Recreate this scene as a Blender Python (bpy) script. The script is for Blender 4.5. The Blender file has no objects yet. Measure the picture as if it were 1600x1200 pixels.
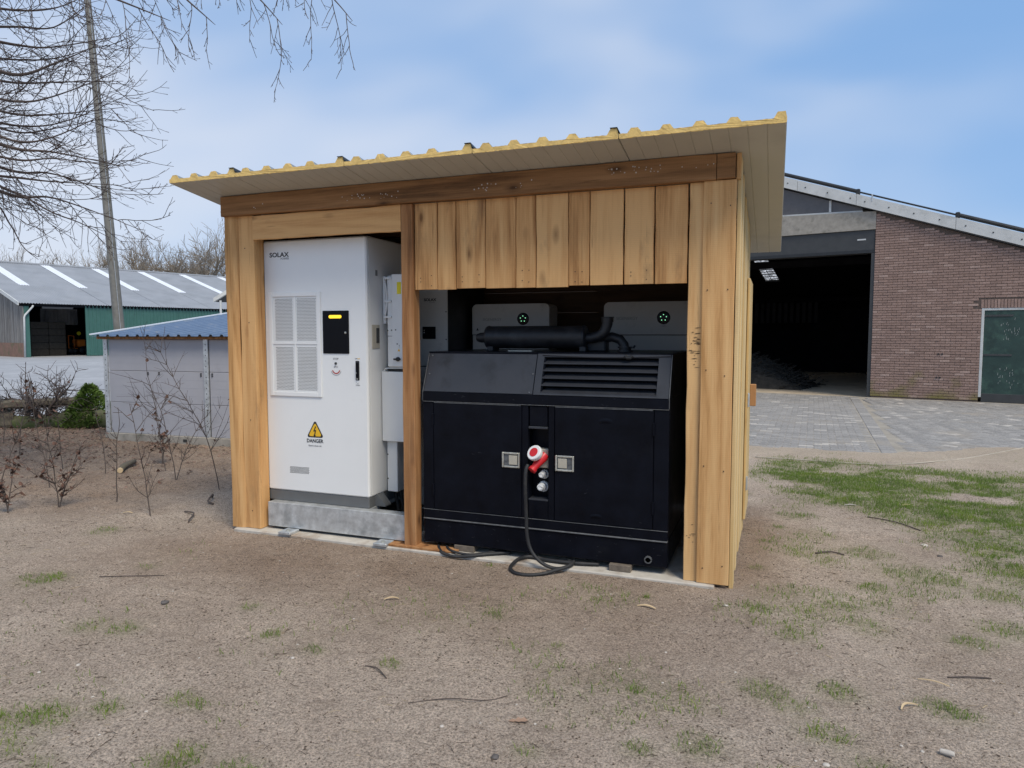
import bpy, bmesh, math, random
import numpy as np
from mathutils import Vector, Matrix, Euler, Quaternion
R = math.radians
rnd = random.Random(7)
npr = np.random.RandomState(5)
sc = bpy.context.scene
COL = sc.collection

# ------------------------------------------------------------------ camera
cam_d = bpy.data.cameras.new('camera')
cam_d.sensor_width = 36.0
cam_d.lens = 1093.65 * 36.0 / 1600.0
cam_d.clip_end = 3000
cam = bpy.data.objects.new('camera', cam_d)
cam.location = (4.2262, -4.612, 1.6)
cam.rotation_euler = (R(90) - 0.0701, 0, 0.3585)
COL.objects.link(cam)
sc.camera = cam

# ------------------------------------------------------------------ sky, sun, exposure
SUN_EL, SUN_ROT = 54.0, 128.0           # rotation is measured clockwise from +Y
world = bpy.data.worlds.new('World')
sc.world = world
world.use_nodes = True
wt = world.node_tree
wt.nodes.clear()
def wn(t, **kw):
    n = wt.nodes.new(t)
    for k, v in kw.items():
        setattr(n, k, v)
    return n
wout = wn('ShaderNodeOutputWorld')
wbg = wn('ShaderNodeBackground')
wbg.inputs['Strength'].default_value = 0.1
sky = wn('ShaderNodeTexSky', sky_type='NISHITA', sun_disc=False)
sky.sun_elevation = R(SUN_EL)
sky.sun_rotation = R(SUN_ROT)
sky.air_density = 1.0
sky.dust_density = 1.0
sky.ozone_density = 1.6
wtc = wn('ShaderNodeTexCoord')
wmap = wn('ShaderNodeMapping')
wmap.inputs['Scale'].default_value = (1.0, 1.0, 2.2)
wmap.inputs['Location'].default_value = (2.45, 0.75, 0.4)
wt.links.new(wtc.outputs['Generated'], wmap.inputs['Vector'])
n1 = wn('ShaderNodeTexNoise')
n1.inputs['Scale'].default_value = 1.5
n1.inputs['Detail'].default_value = 3.0
n1.inputs['Roughness'].default_value = 0.5
n1.inputs['Distortion'].default_value = 0.25
wt.links.new(wmap.outputs['Vector'], n1.inputs['Vector'])
r1 = wn('ShaderNodeValToRGB')
r1.color_ramp.interpolation = 'EASE'
r1.color_ramp.elements[0].position = 0.36
r1.color_ramp.elements[0].color = (0, 0, 0, 1)
r1.color_ramp.elements[1].position = 0.98
r1.color_ramp.elements[1].color = (1, 1, 1, 1)
# cloud cover thickens towards the west and towards the horizon
wsep = wn('ShaderNodeSeparateXYZ')
wt.links.new(wtc.outputs['Generated'], wsep.inputs[0])
wb1 = wn('ShaderNodeMath', operation='MULTIPLY_ADD')
wt.links.new(wsep.outputs['X'], wb1.inputs[0])
wb1.inputs[1].default_value = -0.32
wt.links.new(n1.outputs['Fac'], wb1.inputs[2])
wb2 = wn('ShaderNodeMath', operation='MULTIPLY_ADD')
wt.links.new(wsep.outputs['Z'], wb2.inputs[0])
wb2.inputs[1].default_value = -0.10
wt.links.new(wb1.outputs[0], wb2.inputs[2])
wt.links.new(wb2.outputs[0], r1.inputs['Fac'])
# thin bright veil clouds over a soft blue-grey overcast layer
tint = wn('ShaderNodeMix', data_type='RGBA', blend_type='MIX')
tint.inputs['Factor'].default_value = 0.72
wt.links.new(sky.outputs['Color'], tint.inputs['A'])
tint.inputs['B'].default_value = (2.2, 4.1, 7.3, 1)
mixc = wn('ShaderNodeMix', data_type='RGBA', blend_type='MIX')
wt.links.new(r1.outputs['Color'], mixc.inputs['Factor'])
wt.links.new(tint.outputs['Result'], mixc.inputs['A'])
mixc.inputs['B'].default_value = (6.9, 7.05, 7.5, 1)
wt.links.new(mixc.outputs['Result'], wbg.inputs['Color'])
wt.links.new(wbg.outputs['Background'], wout.inputs['Surface'])

sun_d = bpy.data.lights.new('sun', 'SUN')
sun_d.energy = 2.7
sun_d.angle = R(24)
sun_d.color = (1.0, 0.90, 0.74)
sun = bpy.data.objects.new('sun', sun_d)
sd = Vector((math.sin(R(SUN_ROT)) * math.cos(R(SUN_EL)), math.cos(R(SUN_ROT)) * math.cos(R(SUN_EL)), math.sin(R(SUN_EL))))
sun.rotation_euler = sd.to_track_quat('Z', 'Y').to_euler()
sun.location = (8, -6, 14)
COL.objects.link(sun)

sc.view_settings.view_transform = 'Standard'
sc.view_settings.look = 'None'
sc.view_settings.gamma = 1.0
sc.view_settings.use_curve_mapping = False
sc.view_settings.exposure = 0.28

# ------------------------------------------------------------------ helpers
class MB:
    """collects polygons; build() links them as one mesh object"""
    def __init__(s):
        s.v, s.f, s.c = [], [], []
    def add(s, vs, fs):
        o = len(s.v)
        s.v.extend([tuple(p) for p in vs])
        s.f.extend([tuple(i + o for i in f) for f in fs])
        return s
    def box(s, x0, x1, y0, y1, z0, z1, b=0.0, M=None):
        cx, cy, cz = (x0 + x1) / 2, (y0 + y1) / 2, (z0 + z1) / 2
        h = (abs(x1 - x0) / 2, abs(y1 - y0) / 2, abs(z1 - z0) / 2)
        vs, fs = [], []
        sg = [(a, b_, c) for a in (-1, 1) for b_ in (-1, 1) for c in (-1, 1)]
        if b <= 0:
            for g in sg:
                vs.append((g[0] * h[0], g[1] * h[1], g[2] * h[2]))
            fs = [(0, 1, 3, 2), (4, 6, 7, 5), (0, 4, 5, 1), (2, 3, 7, 6), (0, 2, 6, 4), (1, 5, 7, 3)]
        else:
            b = min(b, min(h) * 0.95)
            idx = {}
            for g in sg:
                for a in range(3):
                    p = [g[k] * (h[k] - (0 if k == a else b)) for k in range(3)]
                    idx[(g, a)] = len(vs)
                    vs.append(tuple(p))
            for a in range(3):
                o = [k for k in range(3) if k != a]
                for sa in (-1, 1):
                    q = []
                    for (p, r) in ((-1, -1), (1, -1), (1, 1), (-1, 1)):
                        g = [0, 0, 0]; g[a] = sa; g[o[0]] = p; g[o[1]] = r
                        q.append(idx[(tuple(g), a)])
                    fs.append(tuple(q) if (sa > 0) == (a != 1) else tuple(reversed(q)))
                for p in (-1, 1):
                    for r in (-1, 1):
                        g0 = [0, 0, 0]; g0[o[0]] = p; g0[o[1]] = r; g0[a] = -1
                        g1 = list(g0); g1[a] = 1
                        q = [idx[(tuple(g0), o[0])], idx[(tuple(g1), o[0])], idx[(tuple(g1), o[1])], idx[(tuple(g0), o[1])]]
                        fs.append(tuple(q))
            for g in sg:
                fs.append((idx[(g, 0)], idx[(g, 1)], idx[(g, 2)]))
        out = [(p[0] + cx, p[1] + cy, p[2] + cz) for p in vs]
        if M is not None:
            out = [tuple(M @ Vector(p)) for p in out]
        return s.add(out, fs)
    def prism(s, poly, axis, a0, a1):
        """poly: 2D points in the two other axes (in xyz order); extruded from a0 to a1"""
        n = len(poly)
        def P(p, a):
            q = list(p); q.insert(axis, a); return tuple(q)
        vs = [P(p, a0) for p in poly] + [P(p, a1) for p in poly]
        fs = [tuple(range(n)), tuple(range(2 * n - 1, n - 1, -1))]
        for i in range(n):
            j = (i + 1) % n
            fs.append((i, j, n + j, n + i))
        return s.add(vs, fs)
    def tube(s, pts, rad, n=6, cap=True):
        pts = [Vector(p) for p in pts]
        if not hasattr(rad, '__len__'):
            rad = [rad] * len(pts)
        vs, fs = [], []
        prev = None
        for i, p in enumerate(pts):
            t = (pts[min(i + 1, len(pts) - 1)] - pts[max(i - 1, 0)])
            if t.length < 1e-9:
                t = Vector((0, 0, 1))
            t.normalize()
            if prev is None:
                a = Vector((0, 0, 1)) if abs(t.z) < 0.9 else Vector((1, 0, 0))
                u = t.cross(a).normalized()
            else:
                u = prev - t * prev.dot(t)
                u = u.normalized() if u.length > 1e-6 else t.orthogonal().normalized()
            prev = u
            w = t.cross(u)
            for k in range(n):
                a = 2 * math.pi * k / n
                vs.append(tuple(p + (u * math.cos(a) + w * math.sin(a)) * rad[i]))
        for i in range(len(pts) - 1):
            for k in range(n):
                k2 = (k + 1) % n
                fs.append((i * n + k, i * n + k2, (i + 1) * n + k2, (i + 1) * n + k))
        if cap and n > 2:
            fs.append(tuple(range(n - 1, -1, -1)))
            fs.append(tuple((len(pts) - 1) * n + k for k in range(n)))
        return s.add(vs, fs)
    def disc(s, c, r, nrm=(0, -1, 0), n=16, th=0.002):
        c = Vector(c); nn = Vector(nrm).normalized()
        return s.tube([c, c + nn * th], r, n)
    def lathe(s, c, axis, prof, n=20):
        """prof: (distance along axis, radius)"""
        c = Vector(c); ax = Vector(axis).normalized()
        return s.tube([c + ax * d for d, r in prof], [r for d, r in prof], n)
    def plank(s, axis, L0, L1, w0, w1, t0, t1, seg=10, jit=0.002, b=0.004, rr=None):
        """sawn board: long axis 'axis'; w = across, t = thickness; slightly uneven edges"""
        rr = rr or rnd
        o = [k for k in range(3) if k != axis]
        # thickness axis is y when it is not the long axis, else z
        ta = 1 if axis != 1 else 0
        wa = [k for k in o if k != ta][0]
        vs, fs = [], []
        jw0 = jw1 = 0
        for i in range(seg + 1):
            l = L0 + (L1 - L0) * i / seg
            jw0 = jw0 * 0.6 + rr.uniform(-jit, jit); jw1 = jw1 * 0.6 + rr.uniform(-jit, jit)
            jt = rr.uniform(-jit, jit) * 0.4
            a0, a1, c0, c1 = w0 + jw0, w1 + jw1, t0 + jt, t1
            for (w, t) in ((a0 + b, c0), (a1 - b, c0), (a1, c0 + b), (a1, c1 - b), (a1 - b, c1), (a0 + b, c1), (a0, c1 - b), (a0, c0 + b)):
                q = [0, 0, 0]; q[axis] = l; q[wa] = w; q[ta] = t
                vs.append(tuple(q))
        for i in range(seg):
            for k in range(8):
                k2 = (k + 1) % 8
                fs.append((i * 8 + k, i * 8 + k2, i * 8 + 8 + k2, i * 8 + 8 + k))
        fs.append(tuple(range(7, -1, -1)))
        fs.append(tuple(seg * 8 + k for k in range(8)))
        return s.add(vs, fs)
    def mesh(s, name, mat, off=(0, 0, 0), smooth=False, recalc=True):
        me = bpy.data.meshes.new(name)
        v = s.v
        if any(off):
            v = [(p[0] - off[0], p[1] - off[1], p[2] - off[2]) for p in s.v]
        me.from_pydata(v, [], s.f)
        if recalc and len(s.f) < 60000:
            bm = bmesh.new(); bm.from_mesh(me)
            bmesh.ops.recalc_face_normals(bm, faces=bm.faces)
            bm.to_mesh(me); bm.free()
        if s.c:
            at = me.color_attributes.new('tone', 'FLOAT_COLOR', 'POINT')
            at.data.foreach_set('color', np.asarray(s.c, dtype=np.float32).ravel())
        mats = mat if isinstance(mat, (list, tuple)) else [mat]
        for m in mats:
            me.materials.append(m)
        if smooth:
            me.polygons.foreach_set('use_smooth', [True] * len(me.polygons))
            if smooth != 'all':
                try:
                    me.set_sharp_from_angle(angle=R(smooth if smooth is not True else 40))
                except Exception:
                    pass
        me.update()
        return me

ORG = {}
def link(name, me, parent=None):
    o = bpy.data.objects.new(name, me)
    COL.objects.link(o)
    if parent is not None:
        o.parent = parent
    return o
def tag(o, label=None, cat=None, group=None, kind=None):
    if label: o['label'] = label
    if cat: o['category'] = cat
    if group: o['group'] = group
    if kind: o['kind'] = kind
    return o
def thing(name, label, cat, loc=(0, 0, 0), rz=0.0, group=None, local=False):
    """an Empty at the thing's base; its parts are built in world coordinates unless local"""
    o = bpy.data.objects.new(name, None)
    o.empty_display_size = 0.2
    COL.objects.link(o)
    o.location = loc
    o.rotation_euler = (0, 0, rz)
    ORG[o.name] = (0, 0, 0) if local else tuple(loc)
    return tag(o, label, cat, group)
def part(name, mb, mat, parent, smooth=False, label=None, kind=None):
    off = ORG.get(parent.name, (0, 0, 0))
    o = link(name, mb.mesh(name, mat, off, smooth), parent)
    ORG[o.name] = off
    return tag(o, label, None, None, kind)
def solo(name, mb, mat, label, cat, loc=(0, 0, 0), smooth=False, group=None):
    """a thing that is one mesh, origin at loc"""
    o = link(name, mb.mesh(name, mat, loc, smooth))
    o.location = loc
    ORG[o.name] = tuple(loc)
    return tag(o, label, cat, group)
def struct(name, mb, mat, parent=None, smooth=False):
    o = link(name, mb.mesh(name, mat, (0, 0, 0), smooth), parent)
    ORG[o.name] = (0, 0, 0)
    return tag(o, kind='structure')
def text_mb(s, size, loc, rot=(90, 0, 0), align='LEFT', sx=1.0, extrude=0.0006, bold=0.0, shear=0.0):
    cu = bpy.data.curves.new('lettering', 'FONT')
    cu.body = s; cu.size = size; cu.align_x = align; cu.extrude = extrude; cu.offset = bold; cu.shear = shear
    cu.resolution_u = 3
    o = bpy.data.objects.new('lettering_tmp', cu)
    COL.objects.link(o)
    dg = bpy.context.evaluated_depsgraph_get()
    me = bpy.data.meshes.new_from_object(o.evaluated_get(dg))
    M = Matrix.Translation(loc) @ Euler([R(a) for a in rot]).to_matrix().to_4x4() @ Matrix.Diagonal((sx, 1, 1, 1))
    mb = MB()
    mb.add([tuple(M @ v.co) for v in me.vertices], [tuple(p.vertices) for p in me.polygons])
    bpy.data.objects.remove(o); bpy.data.meshes.remove(me); bpy.data.curves.remove(cu)
    return mb
def copy_tree(o, parent=None):
    c = o.copy(); COL.objects.link(c)
    if parent is not None: c.parent = parent
    for ch in list(o.children):
        copy_tree(ch, c)
    return c

# numpy value noise -------------------------------------------------
_G = npr.rand(256, 256)
def vnoise(x, y):
    x = np.asarray(x, float); y = np.asarray(y, float)
    xi = np.floor(x).astype(int); yi = np.floor(y).astype(int)
    fx = x - xi; fy = y - yi
    fx = fx * fx * (3 - 2 * fx); fy = fy * fy * (3 - 2 * fy)
    g = lambda a, b: _G[a % 256, b % 256]
    return (g(xi, yi) * (1 - fx) + g(xi + 1, yi) * fx) * (1 - fy) + (g(xi, yi + 1) * (1 - fx) + g(xi + 1, yi + 1) * fx) * fy
def fbm(x, y, o=4):
    s = 0; a = 0.5; t = 0
    for k in range(o):
        s = s + a * vnoise(x * 2 ** k + 17.3 * k, y * 2 ** k + 9.1 * k); t += a; a *= 0.5
    return s / t

# ------------------------------------------------------------------ materials
def NT(name):
    m = bpy.data.materials.new(name)
    m.use_nodes = True
    t = m.node_tree
    b = t.nodes['Principled BSDF']
    def N(ty, ins=None, **kw):
        n = t.nodes.new(ty)
        for k, v in kw.items(): setattr(n, k, v)
        for k, v in (ins or {}).items(): n.inputs[k].default_value = v
        return n
    def L(a, c): t.links.new(a, c)
    return m, t, b, N, L
def ramp(N, pts):
    n = N('ShaderNodeValToRGB')
    e = n.color_ramp.elements
    while len(e) < len(pts): e.new(0.5)
    for i, (p, c) in enumerate(pts):
        e[i].position = p
        e[i].color = (c[0], c[1], c[2], 1) if hasattr(c, '__len__') else (c, c, c, 1)
    return n
def simple(name, col, rough=0.5, metal=0.0, var=0.12, scale=6.0, bump=0.0, bscale=60.0, spec=0.5, dirt=None, dscale=2.0, dpos=(0.55, 0.75), detail=6.0):
    """plain coloured surface with slight tone variation, optional dirt patches and fine relief"""
    m, t, b, N, L = NT(name)
    tc = N('ShaderNodeTexCoord')
    n = N('ShaderNodeTexNoise', {'Scale': scale, 'Detail': detail, 'Roughness': 0.6})
    L(tc.outputs['Object'], n.inputs['Vector'])
    lo = [max(0, c * (1 - var)) for c in col]; hi = [min(1, c * (1 + var)) for c in col]
    r = ramp(N, [(0.3, lo), (0.7, hi)])
    L(n.outputs['Fac'], r.inputs['Fac'])
    out = r.outputs['Color']
    if dirt:
        n2 = N('ShaderNodeTexNoise', {'Scale': dscale, 'Detail': 8.0, 'Roughness': 0.65})
        L(tc.outputs['Object'], n2.inputs['Vector'])
        r2 = ramp(N, [(dpos[0], 0.0), (dpos[1], 1.0)])
        L(n2.outputs['Fac'], r2.inputs['Fac'])
        mx = N('ShaderNodeMix', data_type='RGBA')
        L(r2.outputs['Color'], mx.inputs['Factor']); L(out, mx.inputs['A'])
        mx.inputs['B'].default_value = (*dirt, 1)
        out = mx.outputs['Result']
    L(out, b.inputs['Base Color'])
    rr = ramp(N, [(0.3, max(0, rough - 0.07)), (0.7, min(1, rough + 0.07))])
    L(n.outputs['Fac'], rr.inputs['Fac']); L(rr.outputs['Color'], b.inputs['Roughness'])
    b.inputs['Metallic'].default_value = metal
    b.inputs['Specular IOR Level'].default_value = spec
    if bump:
        n3 = N('ShaderNodeTexNoise', {'Scale': bscale, 'Detail': 5.0, 'Roughness': 0.6})
        L(tc.outputs['Object'], n3.inputs['Vector'])
        bp = N('ShaderNodeBump', {'Strength': min(1.0, bump), 'Distance': 0.004 if bscale > 20 else 0.03})
        L(n3.outputs['Fac'], bp.inputs['Height']); L(bp.outputs['Normal'], b.inputs['Normal'])
    return m
def wood(name, axis, c0, c1, c2, stain=0.5, stain_col=(0.10, 0.075, 0.05), rough=0.75, knots=True):
    """sawn timber: grain along 'axis', knots, saw marks, weather stains"""
    m, t, b, N, L = NT(name)
    tc = N('ShaderNodeTexCoord'); oi = N('ShaderNodeObjectInfo')
    sc_ = N('ShaderNodeVectorMath', operation='SCALE'); sc_.inputs[3].default_value = 37.0
    cx = N('ShaderNodeCombineXYZ')
    L(oi.outputs['Random'], cx.inputs[0]); L(oi.outputs['Random'], cx.inputs[1]); L(oi.outputs['Random'], cx.inputs[2])
    L(cx.outputs[0], sc_.inputs[0])
    ad = N('ShaderNodeVectorMath', operation='ADD')
    L(tc.outputs['Object'], ad.inputs[0]); L(sc_.outputs[0], ad.inputs[1])
    def mapped(al, ac):
        mp = N('ShaderNodeMapping')
        s = [ac, ac, ac]; s[axis] = al
        mp.inputs['Scale'].default_value = s
        L(ad.outputs[0], mp.inputs['Vector'])
        return mp.outputs['Vector']
    big = N('ShaderNodeTexNoise', {'Scale': 1.0, 'Detail': 3.0, 'Roughness': 0.5, 'Distortion': 1.0}); L(mapped(0.7, 11.0), big.inputs['Vector'])
    fine = N('ShaderNodeTexNoise', {'Scale': 1.0, 'Detail': 6.0, 'Roughness': 0.8}); L(mapped(2.5, 70.0), fine.inputs['Vector'])
    cath = N('ShaderNodeTexWave', {'Scale': 1.0, 'Distortion': 9.0, 'Detail': 3.0, 'Detail Scale': 0.7, 'Detail Roughness': 0.6})
    cath.wave_type = 'BANDS'; cath.bands_direction = 'DIAGONAL'
    L(mapped(0.5, 5.0), cath.inputs['Vector'])
    m1 = N('ShaderNodeMath', operation='MULTIPLY_ADD'); L(cath.outputs['Fac'], m1.inputs[0]); m1.inputs[1].default_value = 0.10; L(big.outputs['Fac'], m1.inputs[2])
    m2 = N('ShaderNodeMath', operation='MULTIPLY_ADD'); L(fine.outputs['Fac'], m2.inputs[0]); m2.inputs[1].default_value = 0.75; L(m1.outputs[0], m2.inputs[2])
    m3 = N('ShaderNodeMath', operation='SUBTRACT'); L(m2.outputs[0], m3.inputs[0]); m3.inputs[1].default_value = 0.435
    tr = N('ShaderNodeMath', operation='MULTIPLY_ADD'); L(oi.outputs['Random'], tr.inputs[0]); tr.inputs[1].default_value = 0.30; L(m3.outputs[0], tr.inputs[2])
    rp = ramp(N, [(0.29, c0), (0.53, c1), (0.82, c2)])
    L(tr.outputs[0], rp.inputs['Fac'])
    out = rp.outputs['Color']
    # darker weathering
    st = N('ShaderNodeTexNoise', {'Scale': 1.0, 'Detail': 6.0, 'Roughness': 0.65}); L(mapped(1.6, 5.0), st.inputs['Vector'])
    rs = ramp(N, [(0.57, 0.0), (0.76, stain)]); L(st.outputs['Fac'], rs.inputs['Fac'])
    mx = N('ShaderNodeMix', data_type='RGBA'); L(rs.outputs['Color'], mx.inputs['Factor']); L(out, mx.inputs['A']); mx.inputs['B'].default_value = (*stain_col, 1)
    out = mx.outputs['Result']
    if knots:
        vo = N('ShaderNodeTexVoronoi', {'Scale': 1.0, 'Randomness': 1.0}); L(mapped(2.4, 6.0), vo.inputs['Vector'])
        wob = N('ShaderNodeMath', operation='MULTIPLY_ADD'); L(fine.outputs['Fac'], wob.inputs[0]); wob.inputs[1].default_value = 0.07; L(vo.outputs['Distance'], wob.inputs[2])
        rk = ramp(N, [(0.08, 0.8), (0.13, 0.4), (0.24, 0.0)]); L(wob.outputs[0], rk.inputs['Fac'])
        mk = N('ShaderNodeMix', data_type='RGBA'); L(rk.outputs['Color'], mk.inputs['Factor']); L(out, mk.inputs['A']); mk.inputs['B'].default_value = (c0[0] * 0.35, c0[1] * 0.3, c0[2] * 0.3, 1)
        out = mk.outputs['Result']
    ck = N('ShaderNodeTexNoise', {'Scale': 1.0, 'Detail': 4.0, 'Roughness': 0.6}); L(mapped(1.3, 42.0), ck.inputs['Vector'])
    rc = ramp(N, [(0.67, 0.0), (0.72, 0.6)]); L(ck.outputs['Fac'], rc.inputs['Fac'])
    mc_ = N('ShaderNodeMix', data_type='RGBA'); L(rc.outputs['Color'], mc_.inputs['Factor']); L(out, mc_.inputs['A']); mc_.inputs['B'].default_value = (c0[0] * 0.45, c0[1] * 0.4, c0[2] * 0.4, 1)
    out = mc_.outputs['Result']
    # saw marks across the grain
    sw = N('ShaderNodeTexWave', {'Scale': 1.0, 'Distortion': 2.0, 'Detail': 2.0}); sw.bands_direction = 'XYZ'[axis]
    L(mapped(26.0, 2.0), sw.inputs['Vector'])
    swm = N('ShaderNodeMix', data_type='RGBA', blend_type='MULTIPLY'); swm.inputs['Factor'].default_value = 0.05
    L(out, swm.inputs['A']); L(sw.outputs['Color'], swm.inputs['B'])
    out = swm.outputs['Result']
    L(out, b.inputs['Base Color'])
    b.inputs['Roughness'].default_value = rough
    b.inputs['Specular IOR Level'].default_value = 0.25
    h = N('ShaderNodeMath', operation='MULTIPLY_ADD'); L(sw.outputs['Fac'], h.inputs[0]); h.inputs[1].default_value = 0.06; L(fine.outputs['Fac'], h.inputs[2])
    bp = N('ShaderNodeBump', {'Strength': 0.35, 'Distance': 0.003}); L(h.outputs[0], bp.inputs['Height']); L(bp.outputs['Normal'], b.inputs['Normal'])
    return m
def toned(name, cols, rough=0.85, spec=0.3, bump=0.4, bscale=90.0, extra=None, espos=(0.5, 0.7), escale=1.2):
    """brick-like pieces: tone attribute picks the colour, noise adds wear"""
    m, t, b, N, L = NT(name)
    tc = N('ShaderNodeTexCoord'); ge = N('ShaderNodeNewGeometry'); at = N('ShaderNodeAttribute', attribute_name='tone')
    rp = ramp(N, [(i / (len(cols) - 1), c) for i, c in enumerate(cols)])
    L(at.outputs['Fac'], rp.inputs['Fac'])
    out = rp.outputs['Color']
    n = N('ShaderNodeTexNoise', {'Scale': 34.0, 'Detail': 5.0, 'Roughness': 0.7}); L(ge.outputs['Position'], n.inputs['Vector'])
    r = ramp(N, [(0.3, 0.66), (0.7, 1.22)]); L(n.outputs['Fac'], r.inputs['Fac'])
    mx = N('ShaderNodeMix', data_type='RGBA', blend_type='MULTIPLY'); mx.inputs['Factor'].default_value = 1.0
    L(out, mx.inputs['A']); L(r.outputs['Color'], mx.inputs['B']); out = mx.outputs['Result']
    if extra:
        n2 = N('ShaderNodeTexNoise', {'Scale': escale, 'Detail': 7.0, 'Roughness': 0.65}); L(ge.outputs['Position'], n2.inputs['Vector'])
        r2 = ramp(N, [(espos[0], 0.0), (espos[1], 0.75)]); L(n2.outputs['Fac'], r2.inputs['Fac'])
        m2 = N('ShaderNodeMix', data_type='RGBA'); L(r2.outputs['Color'], m2.inputs['Factor']); L(out, m2.inputs['A']); m2.inputs['B'].default_value = (*extra, 1)
        out = m2.outputs['Result']
    L(out, b.inputs['Base Color'])
    b.inputs['Roughness'].default_value = rough; b.inputs['Specular IOR Level'].default_value = spec
    n3 = N('ShaderNodeTexNoise', {'Scale': bscale, 'Detail': 4.0}); L(ge.outputs['Position'], n3.inputs['Vector'])
    bp = N('ShaderNodeBump', {'Strength': bump, 'Distance': 0.004}); L(n3.outputs['Fac'], bp.inputs['Height']); L(bp.outputs['Normal'], b.inputs['Normal'])
    return m
def glow(name, col, s):
    m, t, b, N, L = NT(name)
    b.inputs['Base Color'].default_value = (*col, 1)
    b.inputs['Emission Color'].default_value = (*col, 1)
    b.inputs['Emission Strength'].default_value = s
    return m

OAK = ((0.32, 0.15, 0.052), (0.56, 0.298, 0.116), (0.69, 0.405, 0.172))
OAKL = ((0.38, 0.195, 0.068), (0.585, 0.332, 0.137), (0.70, 0.44, 0.20))
W_Z = wood('sawn_oak_upright', 2, *OAK, stain=0.55)
W_X = wood('sawn_oak_level', 0, *OAK, stain=0.5)
W_LZ = wood('fresh_oak_upright', 2, *OAKL, stain=0.35)
W_SIDE = wood('pale_side_board', 2, (0.42, 0.27, 0.10), (0.60, 0.42, 0.19), (0.70, 0.52, 0.27), stain=0.25, knots=False)
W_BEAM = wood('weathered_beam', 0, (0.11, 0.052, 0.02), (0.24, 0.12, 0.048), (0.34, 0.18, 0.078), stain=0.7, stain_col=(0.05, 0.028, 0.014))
W_RED = wood('reddish_post', 2, (0.15, 0.065, 0.025), (0.33, 0.155, 0.06), (0.44, 0.24, 0.11), stain=0.4)
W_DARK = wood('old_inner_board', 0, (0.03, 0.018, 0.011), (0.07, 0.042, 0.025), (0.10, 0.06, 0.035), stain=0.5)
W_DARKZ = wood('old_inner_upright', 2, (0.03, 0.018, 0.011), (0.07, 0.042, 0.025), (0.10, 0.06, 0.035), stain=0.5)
W_GREY = wood('grey_gable_board', 2, (0.07, 0.065, 0.06), (0.17, 0.16, 0.15), (0.27, 0.255, 0.24), stain=0.5, stain_col=(0.05, 0.05, 0.045), knots=False)
M_PANEL = simple('beige_sheet_underside', (0.46, 0.435, 0.37), 0.5, var=0.05, scale=2.0, dirt=(0.3, 0.28, 0.24), dscale=1.3, dpos=(0.6, 0.95))
M_RTOP = simple('grey_roof_sheet', (0.22, 0.24, 0.25), 0.45, var=0.1)
M_FOAM = simple('yellow_foam', (0.70, 0.50, 0.19), 0.9, var=0.15, scale=22, bump=0.8, bscale=70, dirt=(0.48, 0.32, 0.12), dscale=9, dpos=(0.55, 0.8), spec=0.2)
M_WHITE = simple('white_powder_coat', (0.78, 0.79, 0.78), 0.38, var=0.02, scale=3.0, dirt=(0.6, 0.59, 0.55), dscale=3.0, dpos=(0.62, 1.0), bump=0.04, bscale=250)
M_WHITE2 = simple('white_plastic', (0.74, 0.75, 0.74), 0.42, var=0.02, dirt=(0.55, 0.53, 0.5), dscale=4.0, dpos=(0.65, 1.0))
M_BATT = simple('dull_grey_casing', (0.48, 0.48, 0.46), 0.5, var=0.03, dirt=(0.24, 0.235, 0.22), dscale=3.0)
M_PLINTH = simple('grey_plinth_paint', (0.115, 0.12, 0.122), 0.45, var=0.06)
M_GALV = simple('galvanised_steel', (0.56, 0.58, 0.585), 0.42, metal=0.55, var=0.22, scale=14, dirt=(0.30, 0.32, 0.33), dscale=6, dpos=(0.5, 0.75))
M_GLOSSBLK = simple('black_gloss_panel', (0.004, 0.0045, 0.007), 0.2, var=0.0, spec=0.12)
M_BLACK = simple('black_plastic', (0.012, 0.012, 0.013), 0.5, var=0.1)
M_HOLE = simple('dark_void', (0.03, 0.03, 0.03), 0.9, var=0.2)
M_GRID = simple('dark_perforation', (0.085, 0.09, 0.09), 0.8, var=0.1)
M_INK = simple('black_print', (0.015, 0.015, 0.017), 0.6, var=0.0)
M_GINK = simple('grey_print', (0.22, 0.22, 0.22), 0.6, var=0.0)
M_RINK = simple('red_print', (0.45, 0.05, 0.03), 0.5, var=0.0)
M_YEL = simple('yellow_sticker', (0.80, 0.47, 0.02), 0.45, var=0.03)
M_YEL2 = simple('lemon_sticker', (0.78, 0.66, 0.02), 0.5, var=0.03)
M_LED = glow('amber_light_bar', (0.95, 0.58, 0.03), 0.95)
M_GLED = glow('green_led', (0.35, 1.0, 0.55), 0.8)
M_PLATE = simple('beige_metal_plate', (0.42, 0.39, 0.32), 0.5, var=0.1, scale=20)
M_GEN = simple('black_generator_paint', (0.004, 0.005, 0.009), 0.36, var=0.35, scale=5, dirt=(0.010, 0.011, 0.014), dscale=3.5, dpos=(0.58, 0.9), bump=0.06, bscale=8, spec=0.10)
M_GENS = simple('dusty_slate_paint', (0.026, 0.029, 0.037), 0.55, var=0.15, scale=4, dirt=(0.014, 0.015, 0.018), dscale=5, dpos=(0.52, 0.7), bump=0.05, bscale=10)
M_EDGE = simple('worn_bare_edge', (0.11, 0.115, 0.12), 0.5, metal=0.2, var=0.3, scale=30)
M_MUFF = simple('sooty_muffler_paint', (0.014, 0.015, 0.018), 0.5, var=0.3, scale=12, bump=0.5, bscale=60, dirt=(0.035, 0.036, 0.04), dscale=8)
M_LATCH = simple('worn_zinc', (0.55, 0.55, 0.5), 0.38, metal=0.8, var=0.15, scale=30)
M_RED = simple('red_plug_plastic', (0.55, 0.015, 0.02), 0.4, var=0.08)
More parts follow.
